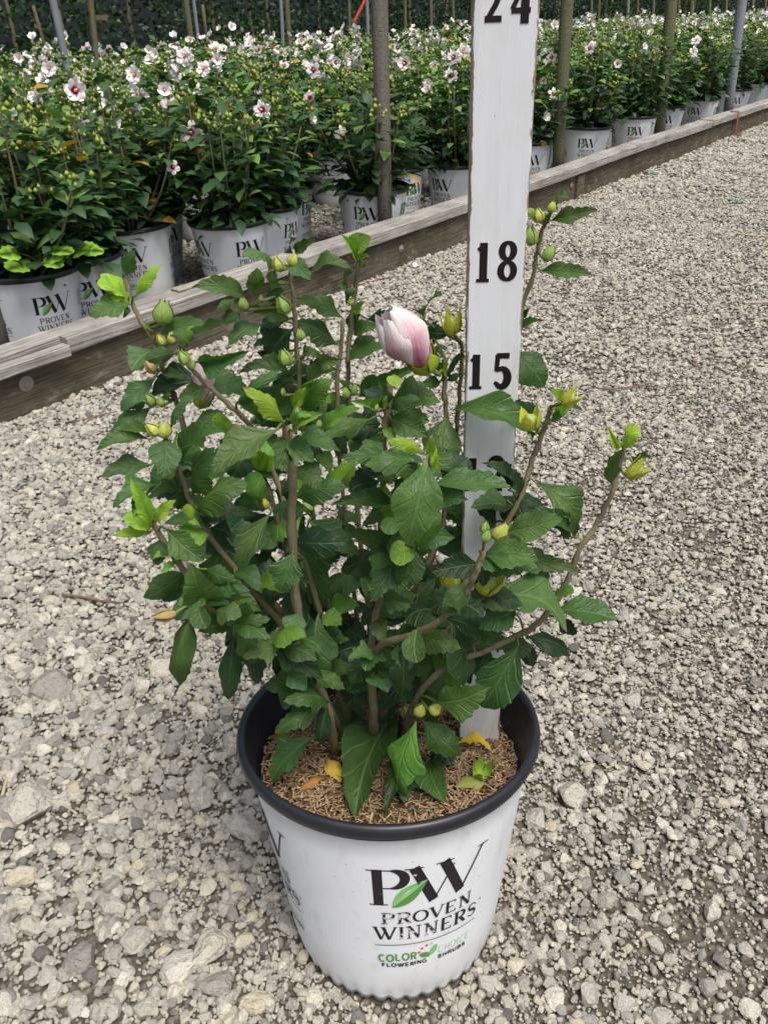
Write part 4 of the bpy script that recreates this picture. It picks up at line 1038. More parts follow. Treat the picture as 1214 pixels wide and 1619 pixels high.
# stems: list from soil up; ('s',px,py) is a point on the soil, others (px, py, offset towards the camera in cm); radii in mm
ST = {
 'A': ([('s', 560, 1150), (520, 1060, -2), (440, 960, -3), (365, 860, -4), (305, 730, -5), (283, 650, -5), (270, 610, -5), (257, 580, -5.5), (243, 540, -6), (213, 488, -6.5), (199, 440, -7)], 5.0, 2.6),
 'B': ([('s', 545, 1160), (500, 1075, 2), (430, 970, 2), (358, 882, 2.5), (318, 828, 3), (299, 790, 3), (286, 752, 3), (272, 714, 3), (261, 690, 3)], 4.6, 2.6),
 'C': ([('s', 575, 1140), (520, 1010, -1), (462, 830, -2), (420, 720, -2.5), (389, 665, -2.5), (350, 630, -2.5), (325, 605, -3), (300, 580, -3), (288, 562, -3)], 4.6, 2.4),
 'D': ([('s', 565, 1130), (505, 1020, -2), (462, 900, -3), (434, 806, -3), (420, 765, -3), (398, 728, -3.5), (378, 708, -3.5)], 4.4, 3.2),
 'E': ([('s', 528, 1182), (522, 1135, 4), (505, 1085, 4), (478, 1010, 4.5), (464, 900, 5), (461, 800, 5.5), (463, 742, 5.5), (458, 708, 5.5), (451, 674, 5.5)], 6.2, 4.8),
 'F': ([('s', 580, 1135), (530, 1000, -4), (495, 820, -5), (480, 680, -5), (474, 610, -5), (468, 540, -5), (463, 470, -5), (457, 422, -5)], 4.8, 2.4),
 'G': ([('s', 590, 1130), (560, 950, -6), (540, 760, -7), (532, 610, -7), (538, 555, -7), (541, 503, -7)], 4.4, 2.2),
 'H': ([('s', 600, 1130), (575, 900, -8), (556, 700, -9), (550, 590, -9.5), (556, 500, -10), (562, 455, -10), (565, 414, -10)], 4.4, 2.6),
 'I': ([('s', 595, 1150), (598, 980, 1), (600, 850, 1), (605, 760, 1), (607, 700, 1), (609, 665, 1), (614, 638, 1), (618, 606, 1)], 4.8, 3.2),
 'J': ([('s', 610, 1140), (655, 950, -3), (700, 830, -4), (703, 760, -4), (705, 660, -4), (702, 610, -4), (704, 566, -4)], 4.4, 3.0),
 'K': ([('s', 620, 1130), (665, 950, -6), (703, 810, -7), (718, 710, -7), (726, 630, -7), (730, 556, -7), (728, 540, -7)], 4.2, 2.4),
 'L': ([('s', 640, 1130), (700, 960, -8), (755, 780, -10), (800, 600, -11), (826, 488, -11), (842, 435, -11), (847, 405, -11), (858, 362, -11), (868, 345, -11)], 4.4, 2.4),
 'M': ([('s', 625, 1150), (680, 1040, 1), (740, 960, 1.5), (770, 902, 1.5), (785, 860, 1), (803, 823, 1), (829, 771, 0.5), (841, 731, 0), (854, 695, 0), (867, 658, 0), (871, 642, 0)], 5.0, 3.0),
 'N': ([(587, 1045, 2), (605, 1018, 5), (640, 1008, 7), (667, 997, 8), (700, 978, 9), (729, 947, 10), (741, 930, 10.5), (752, 905, 11), (760, 884, 11), (763, 868, 11)], 4.6, 3.2),
 'O': ([('s', 632, 1165), (660, 1100, 3), (715, 1050, 4), (760, 1032, 4), (805, 1012, 3.5), (843, 991, 3), (876, 955, 2.5), (900, 912, 2), (918, 866, 2), (943, 829, 1.5), (964, 786, 1.5), (976, 748, 1), (987, 711, 1)], 5.2, 3.0),
 'P': ([('s', 590, 1160), (590, 1120, 2.5), (587, 1060, 2), (586, 1015, 2), (605, 940, 1), (650, 870, 3), (668, 800, 5), (676, 745, 5.5), (680, 715, 6), (681, 690, 6)], 7.4, 2.6),
 'Q': ([(495, 1075, 4), (430, 1012, 6), (375, 986, 7), (330, 950, 7), (298, 911, 7), (272, 876, 6.5), (245, 832, 6), (236, 805, 6), (227, 783, 6)], 4.2, 2.9),
 'R': ([(376, 987, 7), (345, 968, 8), (325, 955, 8.5), (310, 947, 9)], 3.6, 2.6),
}
samples = []
for key, (pp_, r0, r1) in ST.items():
    W3 = []; O = []
    for q in pp_:
        if q[0] == 's': P = soil_px(q[1], q[2]) - ez * 0.012
        else: P = PX(*q)
        W3.append(P)
    rad = [(r0 + (r1 - r0) * (i / (len(W3) - 1)) ** 0.6) * 0.00062 for i in range(len(W3))]
    P, R = smoothpath([HI @ p for p in W3], rad, 5)
    jr = random.Random(key); R = [q * (1.22 if i_ % 5 == 3 else 1.0) * jr.uniform(0.94, 1.06) for i_, q in enumerate(R)]
    P = [p + Vector((jr.uniform(-1, 1), jr.uniform(-1, 1), 0)) * 0.0007 for p in P]
    mb = MB(); mb.tube(P, R, 9); mb.build('stem', M['bark'], hero)
    for p in P:
        w_ = HM @ p; x, y = proj(w_); samples.append((x, y, w_))
SMP = np.array([(a[0], a[1]) for a in samples])
def nearest(px, py):
    i = int(np.argmin((SMP[:, 0] - px) ** 2 + (SMP[:, 1] - py) ** 2)); return samples[i]
# leaf blades: outline tables (position along, half width), several curls
OUT = {
 'o': [(0, .02), (.06, .10), (.13, .26), (.22, .50), (.31, .74), (.39, .95), (.42, 1.0), (.47, .86), (.55, .92), (.585, .90), (.63, .70), (.71, .74), (.745, .70), (.79, .50), (.86, .46), (.89, .40), (.93, .20), (1, 0)],
 'l': [(0, .02), (.08, .14), (.17, .33), (.28, .62), (.38, .93), (.44, 1.0), (.50, .96), (.535, .64), (.60, .66), (.64, .62), (.69, .47), (.76, .50), (.80, .45), (.845, .30), (.90, .30), (.93, .24), (.96, .12), (1, 0)],
 'n': [(0, .02), (.07, .16), (.15, .36), (.24, .60), (.33, .82), (.42, .98), (.50, 1.0), (.58, .94), (.62, .96), (.66, .82), (.73, .78), (.76, .74), (.80, .58), (.86, .50), (.89, .44), (.93, .26), (.97, .14), (1, 0)],
 'r': [(0, .03), (.06, .18), (.13, .36), (.22, .56), (.32, .72), (.42, .85), (.52, .94), (.60, .99), (.68, 1.0), (.75, .97), (.81, .90), (.86, .80), (.90, .68), (.93, .56), (.955, .42), (.975, .30), (.99, .16), (1, 0)],
}
def leaf_mesh(kind, arch, fold, wave, seed):
    r = random.Random(seed); V = []; UV = []; Fc = []; rows = OUT[kind]; ph = r.uniform(0, 6); bend = r.uniform(-0.06, 0.06)
    for t_, w in rows:
        for j, x in enumerate((-1, -0.55, 0, 0.55, 1)):
            asym = 1 + 0.08 * math.sin(t_ * 9 + (1 if x > 0 else 3) + ph)
            xx = 0.5 * w * x * asym; yy = t_ + 0.022 * abs(x) * (1 if t_ > 0.35 else 0)
            # arch is a bow above the chord; tip curls down a little more
            z = arch * (4 * t_ * (1 - t_)) * (0.75 + 0.5 * t_) + fold * abs(xx) * (1 - 0.4 * t_) + wave * abs(x) ** 2 * math.sin(t_ * 13 + (0 if x > 0 else 2) + ph) * min(1, w)
            z += -0.35 * abs(fold) * xx * xx
            V.append((xx + bend * math.sin(math.pi * t_), yy, z)); UV.append((xx, t_))
    for i in range(len(rows) - 1):
        for j in range(4): Fc.append((i * 5 + j, i * 5 + j + 1, (i + 1) * 5 + j + 1, (i + 1) * 5 + j))
    return mesh_of('leaf', V, Fc, M['leaf'], uv=UV)
LM = {}
for kd in OUT:
    LM[kd] = [leaf_mesh(kd, a, f, w, 40 + i * 7) for i, (a, f, w) in enumerate([(0.09, 0.32, 0.040), (0.17, -0.22, 0.045), (0.23, 0.40, 0.050), (0.15, 0.62, 0.040), (0.22, -0.36, 0.055), (0.13, 0.18, 0.065)])]
CL = {'D': (0.020, 0.056, 0.021), 'M': (0.050, 0.118, 0.030), 'P': (0.076, 0.152, 0.050), 'B': (0.140, 0.290, 0.045), 'L': (0.270, 0.460, 0.045)}  # leaf age tones, plus painted shade (D), highlights (B, L) and sheen (P)
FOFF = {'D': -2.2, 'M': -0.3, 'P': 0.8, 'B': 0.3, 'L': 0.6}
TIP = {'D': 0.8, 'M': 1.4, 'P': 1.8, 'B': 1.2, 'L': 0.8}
pet = MB(); lr = random.Random(21)
def clear(px, py, P, up):
    """keep a point above the mulch and outside the pot wall"""
    q = HI @ P
    if q.z < SZ + up and q.xy.length < 0.16:
        S_ = soil_px(px, py, up)
        if (HI @ S_).xy.length < 0.128: return S_
        return at_plane(px, py, SC + ez * 0.052, ez)
    return P
UPV = Vector((0, 0, 1))
joined = []
def leaf(bx, by, tx, ty, w, c, f=0.0, kind=None, roll=None, tipadd=None, join=False):
    nx_, ny_, wp = nearest(bx, by)
    off = (Y0 - wp.y) * 100
    dpx = math.hypot(nx_ - bx, ny_ - by)
    if dpx > 60: off *= 0.6
    ob = off + FOFF[c] * min(1, dpx / 25 + 0.25) + f
    ot = ob + (TIP[c] if tipadd is None else tipadd) + lr.uniform(-0.6, 0.6)
    B, T = clear(bx, by, PX(bx, by, ob), 0.010), clear(tx, ty, PX(tx, ty, ot), 0.008)
    T = B + (T - B) * 1.06
    a = T - B; L = a.length; a.normalize()
    mid = (B + T) / 2; vw = (CAM - mid).normalized()
    tg = vw * 0.78 + UPV * 0.5 + Vector((lr.uniform(-1, 1), lr.uniform(-1, 1), lr.uniform(-1, 1))) * 0.28
    n_ = tg - a * tg.dot(a); n_.normalize(); s_ = a.cross(n_)
    if roll is None: roll = lr.gauss(0, 0.25)
    R = Matrix.Rotation(roll, 3, a); n_ = R @ n_; s_ = R @ s_
    fac = max(0.55, (s_ - vw * s_.dot(vw)).length)
    wm = 1.12 * w * depth(mid) / F / fac
    if kind is None: kind = lr.choice('oolnon') if c in 'DMP' else lr.choice('rnoo')
    lst = LM[kind]; me = lst[lr.randrange(len(lst))]
    Mw = Matrix(((s_.x * wm, a.x * L, n_.x * L, B.x), (s_.y * wm, a.y * L, n_.y * L, B.y), (s_.z * wm, a.z * L, n_.z * L, B.z), (0, 0, 0, 1)))
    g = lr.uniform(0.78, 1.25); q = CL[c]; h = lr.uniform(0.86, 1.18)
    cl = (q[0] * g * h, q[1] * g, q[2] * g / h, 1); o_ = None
    if join: joined.append((me, HI @ Mw, cl))
    else: o_ = obj('leaf', me, hero, HI @ Mw); o_.color = cl
    if 3 < dpx < 70:
        m_ = (wp + B) / 2 + Vector((0, 0, 0.003)); pet.tube([HI @ wp, HI @ m_, HI @ (B + a * L * 0.04)], [0.0010, 0.0009, 0.0008], 5, False)
    return o_
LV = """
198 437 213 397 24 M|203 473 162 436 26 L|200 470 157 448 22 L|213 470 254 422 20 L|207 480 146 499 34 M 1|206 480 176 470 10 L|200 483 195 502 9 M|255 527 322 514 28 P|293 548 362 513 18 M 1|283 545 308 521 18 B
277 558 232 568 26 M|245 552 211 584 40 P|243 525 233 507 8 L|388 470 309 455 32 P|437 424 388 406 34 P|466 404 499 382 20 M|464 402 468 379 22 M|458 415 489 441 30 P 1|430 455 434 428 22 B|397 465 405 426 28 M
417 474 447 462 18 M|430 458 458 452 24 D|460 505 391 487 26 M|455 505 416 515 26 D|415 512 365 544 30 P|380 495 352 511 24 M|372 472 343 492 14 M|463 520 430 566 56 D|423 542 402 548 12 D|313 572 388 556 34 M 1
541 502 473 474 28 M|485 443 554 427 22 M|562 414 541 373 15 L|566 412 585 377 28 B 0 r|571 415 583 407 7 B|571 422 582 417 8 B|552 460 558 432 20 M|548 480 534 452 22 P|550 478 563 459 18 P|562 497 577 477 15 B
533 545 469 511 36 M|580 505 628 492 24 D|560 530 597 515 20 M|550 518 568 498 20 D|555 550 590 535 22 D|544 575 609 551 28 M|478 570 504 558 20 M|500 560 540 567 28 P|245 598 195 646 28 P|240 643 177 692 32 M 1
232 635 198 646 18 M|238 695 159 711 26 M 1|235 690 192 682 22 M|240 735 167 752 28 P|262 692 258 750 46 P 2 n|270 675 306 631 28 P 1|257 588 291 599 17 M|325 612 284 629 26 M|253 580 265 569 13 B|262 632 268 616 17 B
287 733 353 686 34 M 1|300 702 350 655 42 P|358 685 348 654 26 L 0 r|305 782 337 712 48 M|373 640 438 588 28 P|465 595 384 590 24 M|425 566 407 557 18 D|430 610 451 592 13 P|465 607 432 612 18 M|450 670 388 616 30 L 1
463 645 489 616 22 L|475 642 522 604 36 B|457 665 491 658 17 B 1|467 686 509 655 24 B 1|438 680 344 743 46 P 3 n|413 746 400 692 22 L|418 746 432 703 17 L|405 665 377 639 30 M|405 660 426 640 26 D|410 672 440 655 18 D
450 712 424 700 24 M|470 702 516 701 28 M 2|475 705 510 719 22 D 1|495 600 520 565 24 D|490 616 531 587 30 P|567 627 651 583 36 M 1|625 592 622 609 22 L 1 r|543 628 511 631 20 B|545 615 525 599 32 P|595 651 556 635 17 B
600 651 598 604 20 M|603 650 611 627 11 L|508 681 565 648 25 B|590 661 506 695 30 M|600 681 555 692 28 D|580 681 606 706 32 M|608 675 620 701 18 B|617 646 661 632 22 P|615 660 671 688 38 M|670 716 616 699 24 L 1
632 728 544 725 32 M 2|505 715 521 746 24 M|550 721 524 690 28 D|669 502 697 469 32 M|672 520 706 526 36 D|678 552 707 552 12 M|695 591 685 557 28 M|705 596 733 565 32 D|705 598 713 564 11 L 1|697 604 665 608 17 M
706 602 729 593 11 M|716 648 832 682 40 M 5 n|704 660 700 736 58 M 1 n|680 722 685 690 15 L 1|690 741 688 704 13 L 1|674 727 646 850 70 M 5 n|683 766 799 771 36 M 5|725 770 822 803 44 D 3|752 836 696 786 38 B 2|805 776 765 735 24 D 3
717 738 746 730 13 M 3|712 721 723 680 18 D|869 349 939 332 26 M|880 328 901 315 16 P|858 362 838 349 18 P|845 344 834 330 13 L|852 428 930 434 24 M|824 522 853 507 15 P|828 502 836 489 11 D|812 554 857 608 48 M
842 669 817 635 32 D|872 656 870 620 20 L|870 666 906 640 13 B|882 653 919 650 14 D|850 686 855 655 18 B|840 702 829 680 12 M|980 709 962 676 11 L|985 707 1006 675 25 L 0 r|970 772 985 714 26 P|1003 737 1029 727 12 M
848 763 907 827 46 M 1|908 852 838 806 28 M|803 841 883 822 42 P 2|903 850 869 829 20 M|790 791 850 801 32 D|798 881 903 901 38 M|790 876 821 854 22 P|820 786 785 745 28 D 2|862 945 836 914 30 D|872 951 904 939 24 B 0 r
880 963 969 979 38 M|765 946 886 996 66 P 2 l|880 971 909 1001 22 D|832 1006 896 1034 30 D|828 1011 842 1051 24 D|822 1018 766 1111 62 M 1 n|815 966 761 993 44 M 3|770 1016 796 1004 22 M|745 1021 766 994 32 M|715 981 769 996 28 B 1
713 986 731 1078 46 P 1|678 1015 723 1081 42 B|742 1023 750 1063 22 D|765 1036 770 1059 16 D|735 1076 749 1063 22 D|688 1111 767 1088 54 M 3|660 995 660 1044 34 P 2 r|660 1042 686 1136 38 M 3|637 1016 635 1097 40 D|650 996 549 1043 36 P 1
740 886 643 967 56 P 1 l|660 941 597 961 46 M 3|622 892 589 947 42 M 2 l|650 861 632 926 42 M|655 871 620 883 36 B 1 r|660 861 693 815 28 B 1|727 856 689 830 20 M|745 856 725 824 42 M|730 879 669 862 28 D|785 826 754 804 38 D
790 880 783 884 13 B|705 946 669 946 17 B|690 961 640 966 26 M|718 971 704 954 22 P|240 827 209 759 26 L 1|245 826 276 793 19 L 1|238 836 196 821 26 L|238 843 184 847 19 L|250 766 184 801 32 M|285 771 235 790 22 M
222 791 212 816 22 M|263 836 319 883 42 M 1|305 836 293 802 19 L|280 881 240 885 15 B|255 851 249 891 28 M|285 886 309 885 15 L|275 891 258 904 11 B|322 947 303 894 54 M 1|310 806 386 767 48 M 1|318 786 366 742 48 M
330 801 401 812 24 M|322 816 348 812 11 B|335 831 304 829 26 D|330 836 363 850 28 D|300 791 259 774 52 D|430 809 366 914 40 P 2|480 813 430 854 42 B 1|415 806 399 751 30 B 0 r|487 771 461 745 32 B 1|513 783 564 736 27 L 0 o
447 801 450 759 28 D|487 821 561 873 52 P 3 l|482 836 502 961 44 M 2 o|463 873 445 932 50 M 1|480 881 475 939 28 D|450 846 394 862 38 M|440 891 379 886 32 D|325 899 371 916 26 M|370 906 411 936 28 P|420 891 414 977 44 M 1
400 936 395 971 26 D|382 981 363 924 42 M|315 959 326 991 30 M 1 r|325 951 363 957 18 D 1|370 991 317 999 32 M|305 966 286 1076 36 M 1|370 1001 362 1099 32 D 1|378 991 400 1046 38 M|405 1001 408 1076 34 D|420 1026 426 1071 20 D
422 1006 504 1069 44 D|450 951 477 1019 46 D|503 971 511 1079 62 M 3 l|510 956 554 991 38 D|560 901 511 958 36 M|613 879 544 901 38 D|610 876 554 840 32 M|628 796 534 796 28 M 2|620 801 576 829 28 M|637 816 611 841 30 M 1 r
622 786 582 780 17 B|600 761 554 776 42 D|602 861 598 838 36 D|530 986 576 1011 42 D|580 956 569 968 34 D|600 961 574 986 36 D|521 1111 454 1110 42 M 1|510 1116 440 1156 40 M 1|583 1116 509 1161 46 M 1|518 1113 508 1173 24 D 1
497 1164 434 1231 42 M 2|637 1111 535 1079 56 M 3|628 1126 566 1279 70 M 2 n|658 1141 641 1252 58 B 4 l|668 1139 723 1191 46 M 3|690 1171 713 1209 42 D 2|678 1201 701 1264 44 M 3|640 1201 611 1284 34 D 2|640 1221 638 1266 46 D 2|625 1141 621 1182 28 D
560 1071 529 1059 42 D|555 1066 571 1044 30 M|641 1100 656 1107 22 M|575 1000 540 1020 40 D|610 1050 640 1075 36 D|500 990 470 960 40 D|540 850 520 890 44 D|560 640 520 660 40 D|660 780 625 760 36 D|600 720 575 745 40 D
""".replace('\n', '|')
for q in LV.split('|'):
    p = q.split()
    if len(p) < 6: continue
    f_ = float(p[6]) if len(p) > 6 else 0.0
    leaf(float(p[0]), float(p[1]), float(p[2]), float(p[3]), float(p[4]), p[5], f_, p[7] if len(p) > 7 else None)
fr_ = random.Random(55); nfill = 0
BUDPX = [(258, 497), (258, 538), (291, 567), (240, 580), (450, 418), (449, 484), (385, 482), (451, 567), (245, 633), (252, 680), (283, 700), (263, 748), (470, 653), (495, 682), (553, 620), (766, 842), (791, 843), (741, 867), (491, 772), (505, 780), (488, 801), (262, 973), (645, 1125), (664, 1124), (688, 1122), (714, 511), (837, 665), (770, 922), (715, 917), (640, 540), (320, 600)]
while nfill < 210:
    x, y, wp = samples[fr_.randrange(len(samples))]
    front = nfill < 58
    if front:
        if not (690 < y < 1075 and 320 < x < 640): continue
    else:
        if not (560 < y < 1090): continue
        if (x < 300 and y < 700) or x > 830 or (y < 700 and x > 690): continue
    an = fr_.uniform(0, 6.283); L = fr_.uniform(45, 72) if front else fr_.uniform(55, 95)
    ty_ = y + abs(math.sin(an)) * L * 0.8 - 14; tx_ = x + math.cos(an) * L
    if ty_ < 600 or tx_ > 850 or tx_ < 230: continue
    if front and any(math.hypot((x + tx_) / 2 - a, (y + ty_) / 2 - b) < 36 for a, b in BUDPX): continue
    if front: leaf(x, y, tx_, ty_, fr_.uniform(26, 38), fr_.choice('MMPMB'), fr_.uniform(0.4, 1.6))
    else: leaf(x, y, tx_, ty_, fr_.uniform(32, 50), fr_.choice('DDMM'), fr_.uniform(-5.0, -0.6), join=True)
    nfill += 1
jm = MB()
for me_, mx_, cl_ in joined:
    vv_ = [mx_ @ v.co for v in me_.vertices]; uv_ = [None] * len(vv_)
    ul_ = me_.uv_layers[0].data
    for lp in me_.loops: uv_[lp.vertex_index] = tuple(ul_[lp.index].uv)
    jm.add(vv_, [tuple(p.vertices) for p in me_.polygons], cl_[:3] + (1,), uv=uv_)
ji = jm.build('inner_leaves', leaf_mat('leaf_green_inner', False), hero); ji['kind'] = 'stuff'
po = pet.build('petioles', M['green_stem'], hero); po['kind'] = 'stuff'

# buds, open seed capsules ------------------------------------------------
def bud_mesh():
    V = []; Fc = []; n, k = 15, 9
    for i in range(k + 1):
        t_ = i / k; rr = 0.36 * math.sin(math.pi * min(0.985, 0.10 + 0.90 * t_)) ** 0.75 * (1.0 - 0.30 * t_) * 1.35
        for j in range(n):
            a = 2 * math.pi * j / n; q = 1 + 0.10 * math.cos(5 * a + 0.8 * t_) * (0.4 + t_)
            V.append((rr * q * math.cos(a), rr * q * math.sin(a), t_))
    for i in range(k):
        for j in range(n): Fc.append((i * n + j, i * n + (j + 1) % n, (i + 1) * n + (j + 1) % n, (i + 1) * n + j))
    Fc.append(tuple(k * n + j for j in range(n)))
    mb = MB(); mb.add(V, Fc)
    for j in range(7):                     # narrow bracts at the base
        a = 2 * math.pi * j / 7; c, s_ = math.cos(a), math.sin(a)
        q = lambda rad, tz, w: (rad * c - w * s_, rad * s_ + w * c, tz)
        mb.add([q(0.16, 0.02, -0.05), q(0.16, 0.02, 0.05), q(0.44, 0.20, 0.05), q(0.44, 0.20, -0.05), q(0.50, 0.42, 0)], [(0, 1, 2, 3), (3, 2, 4)])
    for j in range(5):                     # sepals folded over the bud, tips standing off
        a = 2 * math.pi * (j + 0.5) / 5; c, s_ = math.cos(a), math.sin(a)
        q = lambda rad, tz, w: (rad * c - w * s_, rad * s_ + w * c, tz)
        rows_ = [(0.40, 0.16, 0.20), (0.50, 0.38, 0.27), (0.48, 0.58, 0.24), (0.37, 0.78, 0.17), (0.24, 0.94, 0.09), (0.20, 1.10, 0.0)]
        V = []
        for rad, tz, w in rows_: V += [q(rad * 0.93, tz, -w), q(rad + 0.035, tz, 0), q(rad * 0.93, tz, w)]
        mb.add(V, [f for i in range(5) for f in ((3 * i, 3 * i + 1, 3 * i + 4, 3 * i + 3), (3 * i + 1, 3 * i + 2, 3 * i + 5, 3 * i + 4))])
    return mb.mesh('bud', M['bud'])
def sepal_mesh():
    mb = MB()
    for j in range(5):
        a = 2 * math.pi * j / 5; c, s_ = math.cos(a), math.sin(a)
        q = lambda rad, tz, w: (rad * c - w * s_, rad * s_ + w * c, tz)
        rows = [(0.10, 0.0, 0.08), (0.34, 0.12, 0.22), (0.46, 0.36, 0.30), (0.52, 0.62, 0.22), (0.58, 0.84, 0.10), (0.64, 1.0, 0.0)]
        V = []
        for rad, tz, w in rows: V += [q(rad, tz, -w), q(rad + 0.05, tz, 0), q(rad, tz, w)]
        mb.add(V, [f for i in range(5) for f in ((3 * i, 3 * i + 1, 3 * i + 4, 3 * i + 3), (3 * i + 1, 3 * i + 2, 3 * i + 5, 3 * i + 4))])
    return mb.mesh('sepals', M['bud'])
def ovary_mesh():
    mb = MB(); mb.lathe([(0.12, 0.05), (0.30, 0.18), (0.38, 0.38), (0.36, 0.55), (0.24, 0.68), (0.08, 0.73), (0.03, 0.78), (0.001, 0.79)], 14); return mb.mesh('seed_capsule', M['bud'])
BUD, SEP, OVA = bud_mesh(), sepal_mesh(), ovary_mesh()
def place(me, name, parent, P, d, size, wide, c):
    q = d.to_track_quat('Z', 'Y').to_matrix().to_4x4()
    Mw = Matrix.Translation(P) @ q @ Matrix.Diagonal((size * wide, size * wide, size, 1))
    o_ = obj(name, me, parent); o_.matrix_local = HI @ Mw if parent is hero else parent.matrix_world.inverted() @ Mw
    o_.color = (*c, 1); return o_
YG, GR, OR = (0.42, 0.46, 0.10), (0.22, 0.33, 0.075), (0.42, 0.31, 0.12)
def bud(cx, cy, h, w=0.8, ang=90, c=GR, f=2.2, open_=False):
    """bud centred on a pixel, pointing at ang (90 = up in the picture)"""
    x, y, wp = nearest(cx, cy); off = (Y0 - wp.y) * 100 + f
    C = PX(cx, cy, off); sc_ = depth(C) / F; size = h * sc_
    d = (_r * math.cos(math.radians(ang)) + _u * math.sin(math.radians(ang)) + (CAM - C).normalized() * (0.35 if not open_ else 0.5)).normalized()
    B = C - d * size * 0.45
    if math.hypot(x - cx, y - cy) > 6:
        mb = MB(); mb.tube([HI @ wp, HI @ ((wp + B) / 2), HI @ (B + d * size * 0.06)], [0.0011, 0.0011, 0.0013], 5); mb.build('bud_stalk', M['green_stem'], hero)
    g = lr.uniform(0.9, 1.15); c = tuple(q * g for q in c)
    if not open_: return place(BUD, 'bud', hero, B, d, size, w, c)
    o_ = empty('open_capsule'); o_.parent = hero; o_.matrix_local = HI @ (Matrix.Translation(B) @ d.to_track_quat('Z', 'Y').to_matrix().to_4x4() @ Matrix.Diagonal((size * w, size * w, size, 1)))
    s1 = obj('sepals', SEP, o_); s1.color = (0.44 * g, 0.47 * g, 0.05, 1); s2 = obj('seed_capsule', OVA, o_); s2.color = (0.34, 0.44, 0.12, 1)
for q in [(258, 497, 36, .9, 85, GR), (255, 538, 18, .8, 120, YG), (272, 535, 18, .8, 100, YG), (291, 567, 22, .85, 120, GR), (240, 580, 22, .95, 140, OR), (440, 419, 21, .95, 110, YG), (463, 412, 20, .95, 70, YG), (449, 484, 27, .9, 120, GR),
          (385, 482, 20, .9, 100, GR), (412, 472, 11, .8, 90, GR), (475, 530, 17, .9, 100, GR), (451, 567, 25, .9, 110, GR), (555, 477, 12, .9, 50, YG), (238, 633, 20, .9, 130, GR), (254, 636, 15, .9, 100, GR), (243, 680, 23, .95, 140, YG),
          (260, 681, 25, .95, 90, YG), (283, 700, 25, .7, 95, GR), (258, 748, 20, 1, 60, GR), (268, 748, 20, 1, 100, GR), (470, 653, 19, .8, 90, GR), (487, 688, 15, .8, 160, YG), (500, 682, 18, .8, 60, GR), (504, 671, 13, .8, 80, GR), (547, 622, 17, .7, 100, GR),
          (560, 617, 18, .6, 80, GR), (595, 645, 11, .7, 80, GR), (668, 500, 13, .7, 80, YG), (851, 342, 20, .95, 100, YG), (872, 328, 16, .9, 70, YG), (839, 374, 30, .75, 95, GR), (867, 402, 25, .75, 60, GR), (766, 835, 19, .8, 80, GR), (768, 849, 20, .85, 70, GR),
          (791, 843, 31, .8, 50, YG), (741, 867, 30, .95, 150, YG), (753, 852, 16, .8, 110, OR), (491, 772, 19, .95, 120, GR), (505, 780, 19, .98, 60, GR), (488, 801, 20, 1, 150, GR), (262, 973, 34, .6, 190, OR), (645, 1125, 24, 1, 130, YG), (664, 1124, 22, .9, 60, YG), (688, 1122, 22, .9, 40, YG),
          (305, 578, 14, .6, 80, GR), (447, 620, 12, .7, 90, GR), (420, 797, 16, .7, 110, YG)]:
    bud(*q)
for q in [(714, 511, 42, .72, 95), (837, 665, 36, .95, 100), (900, 629, 34, .75, 40), (1005, 744, 40, .62, 35), (770, 922, 44, .95, 60), (715, 917, 40, .95, 70)]:
    bud(*q[:5], YG, 6.0 if q[1] > 900 else 3.4, True)

# the closed flower: five wrapped petals and a calyx --------------------------
def wrap_petal():
    V = []; UV = []; Fc = []; n, m_ = 18, 14
    prof = lambda t_: 0.10 + 0.25 * math.sin(math.pi * min(1.0, 0.03 + 0.74 * t_)) ** 1.15
    for i in range(n + 1):
        t_ = i / n; rr = prof(t_) * (1 - 0.40 * (max(0, t_ - 0.6) / 0.4) ** 1.3)
        span = math.radians(118) * (0.70 + 0.42 * math.sin(math.pi * min(1, t_ * 0.98)))
        for j in range(m_ + 1):
            u = j / m_; a = (u - 0.5) * span + t_ * 1.5
            r_ = rr * (0.86 + 0.24 * u) + 0.03 * math.sin(u * 8 + 1) * max(0, t_ - 0.65)
            z = t_ * (1 - 0.16 * (2 * abs(u - 0.5)) ** 2.5 * t_) + 0.05 * math.sin(u * 21) * max(0, t_ - 0.8) + 0.05 * math.sin(u * 9) * max(0, t_ - 0.8)
            V.append((r_ * math.cos(a), r_ * math.sin(a), z)); UV.append((u, t_))
    for i in range(n):
        for j in range(m_): Fc.append((i * (m_ + 1) + j, i * (m_ + 1) + j + 1, (i + 1) * (m_ + 1) + j + 1, (i + 1) * (m_ + 1) + j))
    return mesh_of('petal', V, Fc, M['petal_pink'], uv=UV)
WP = wrap_petal()
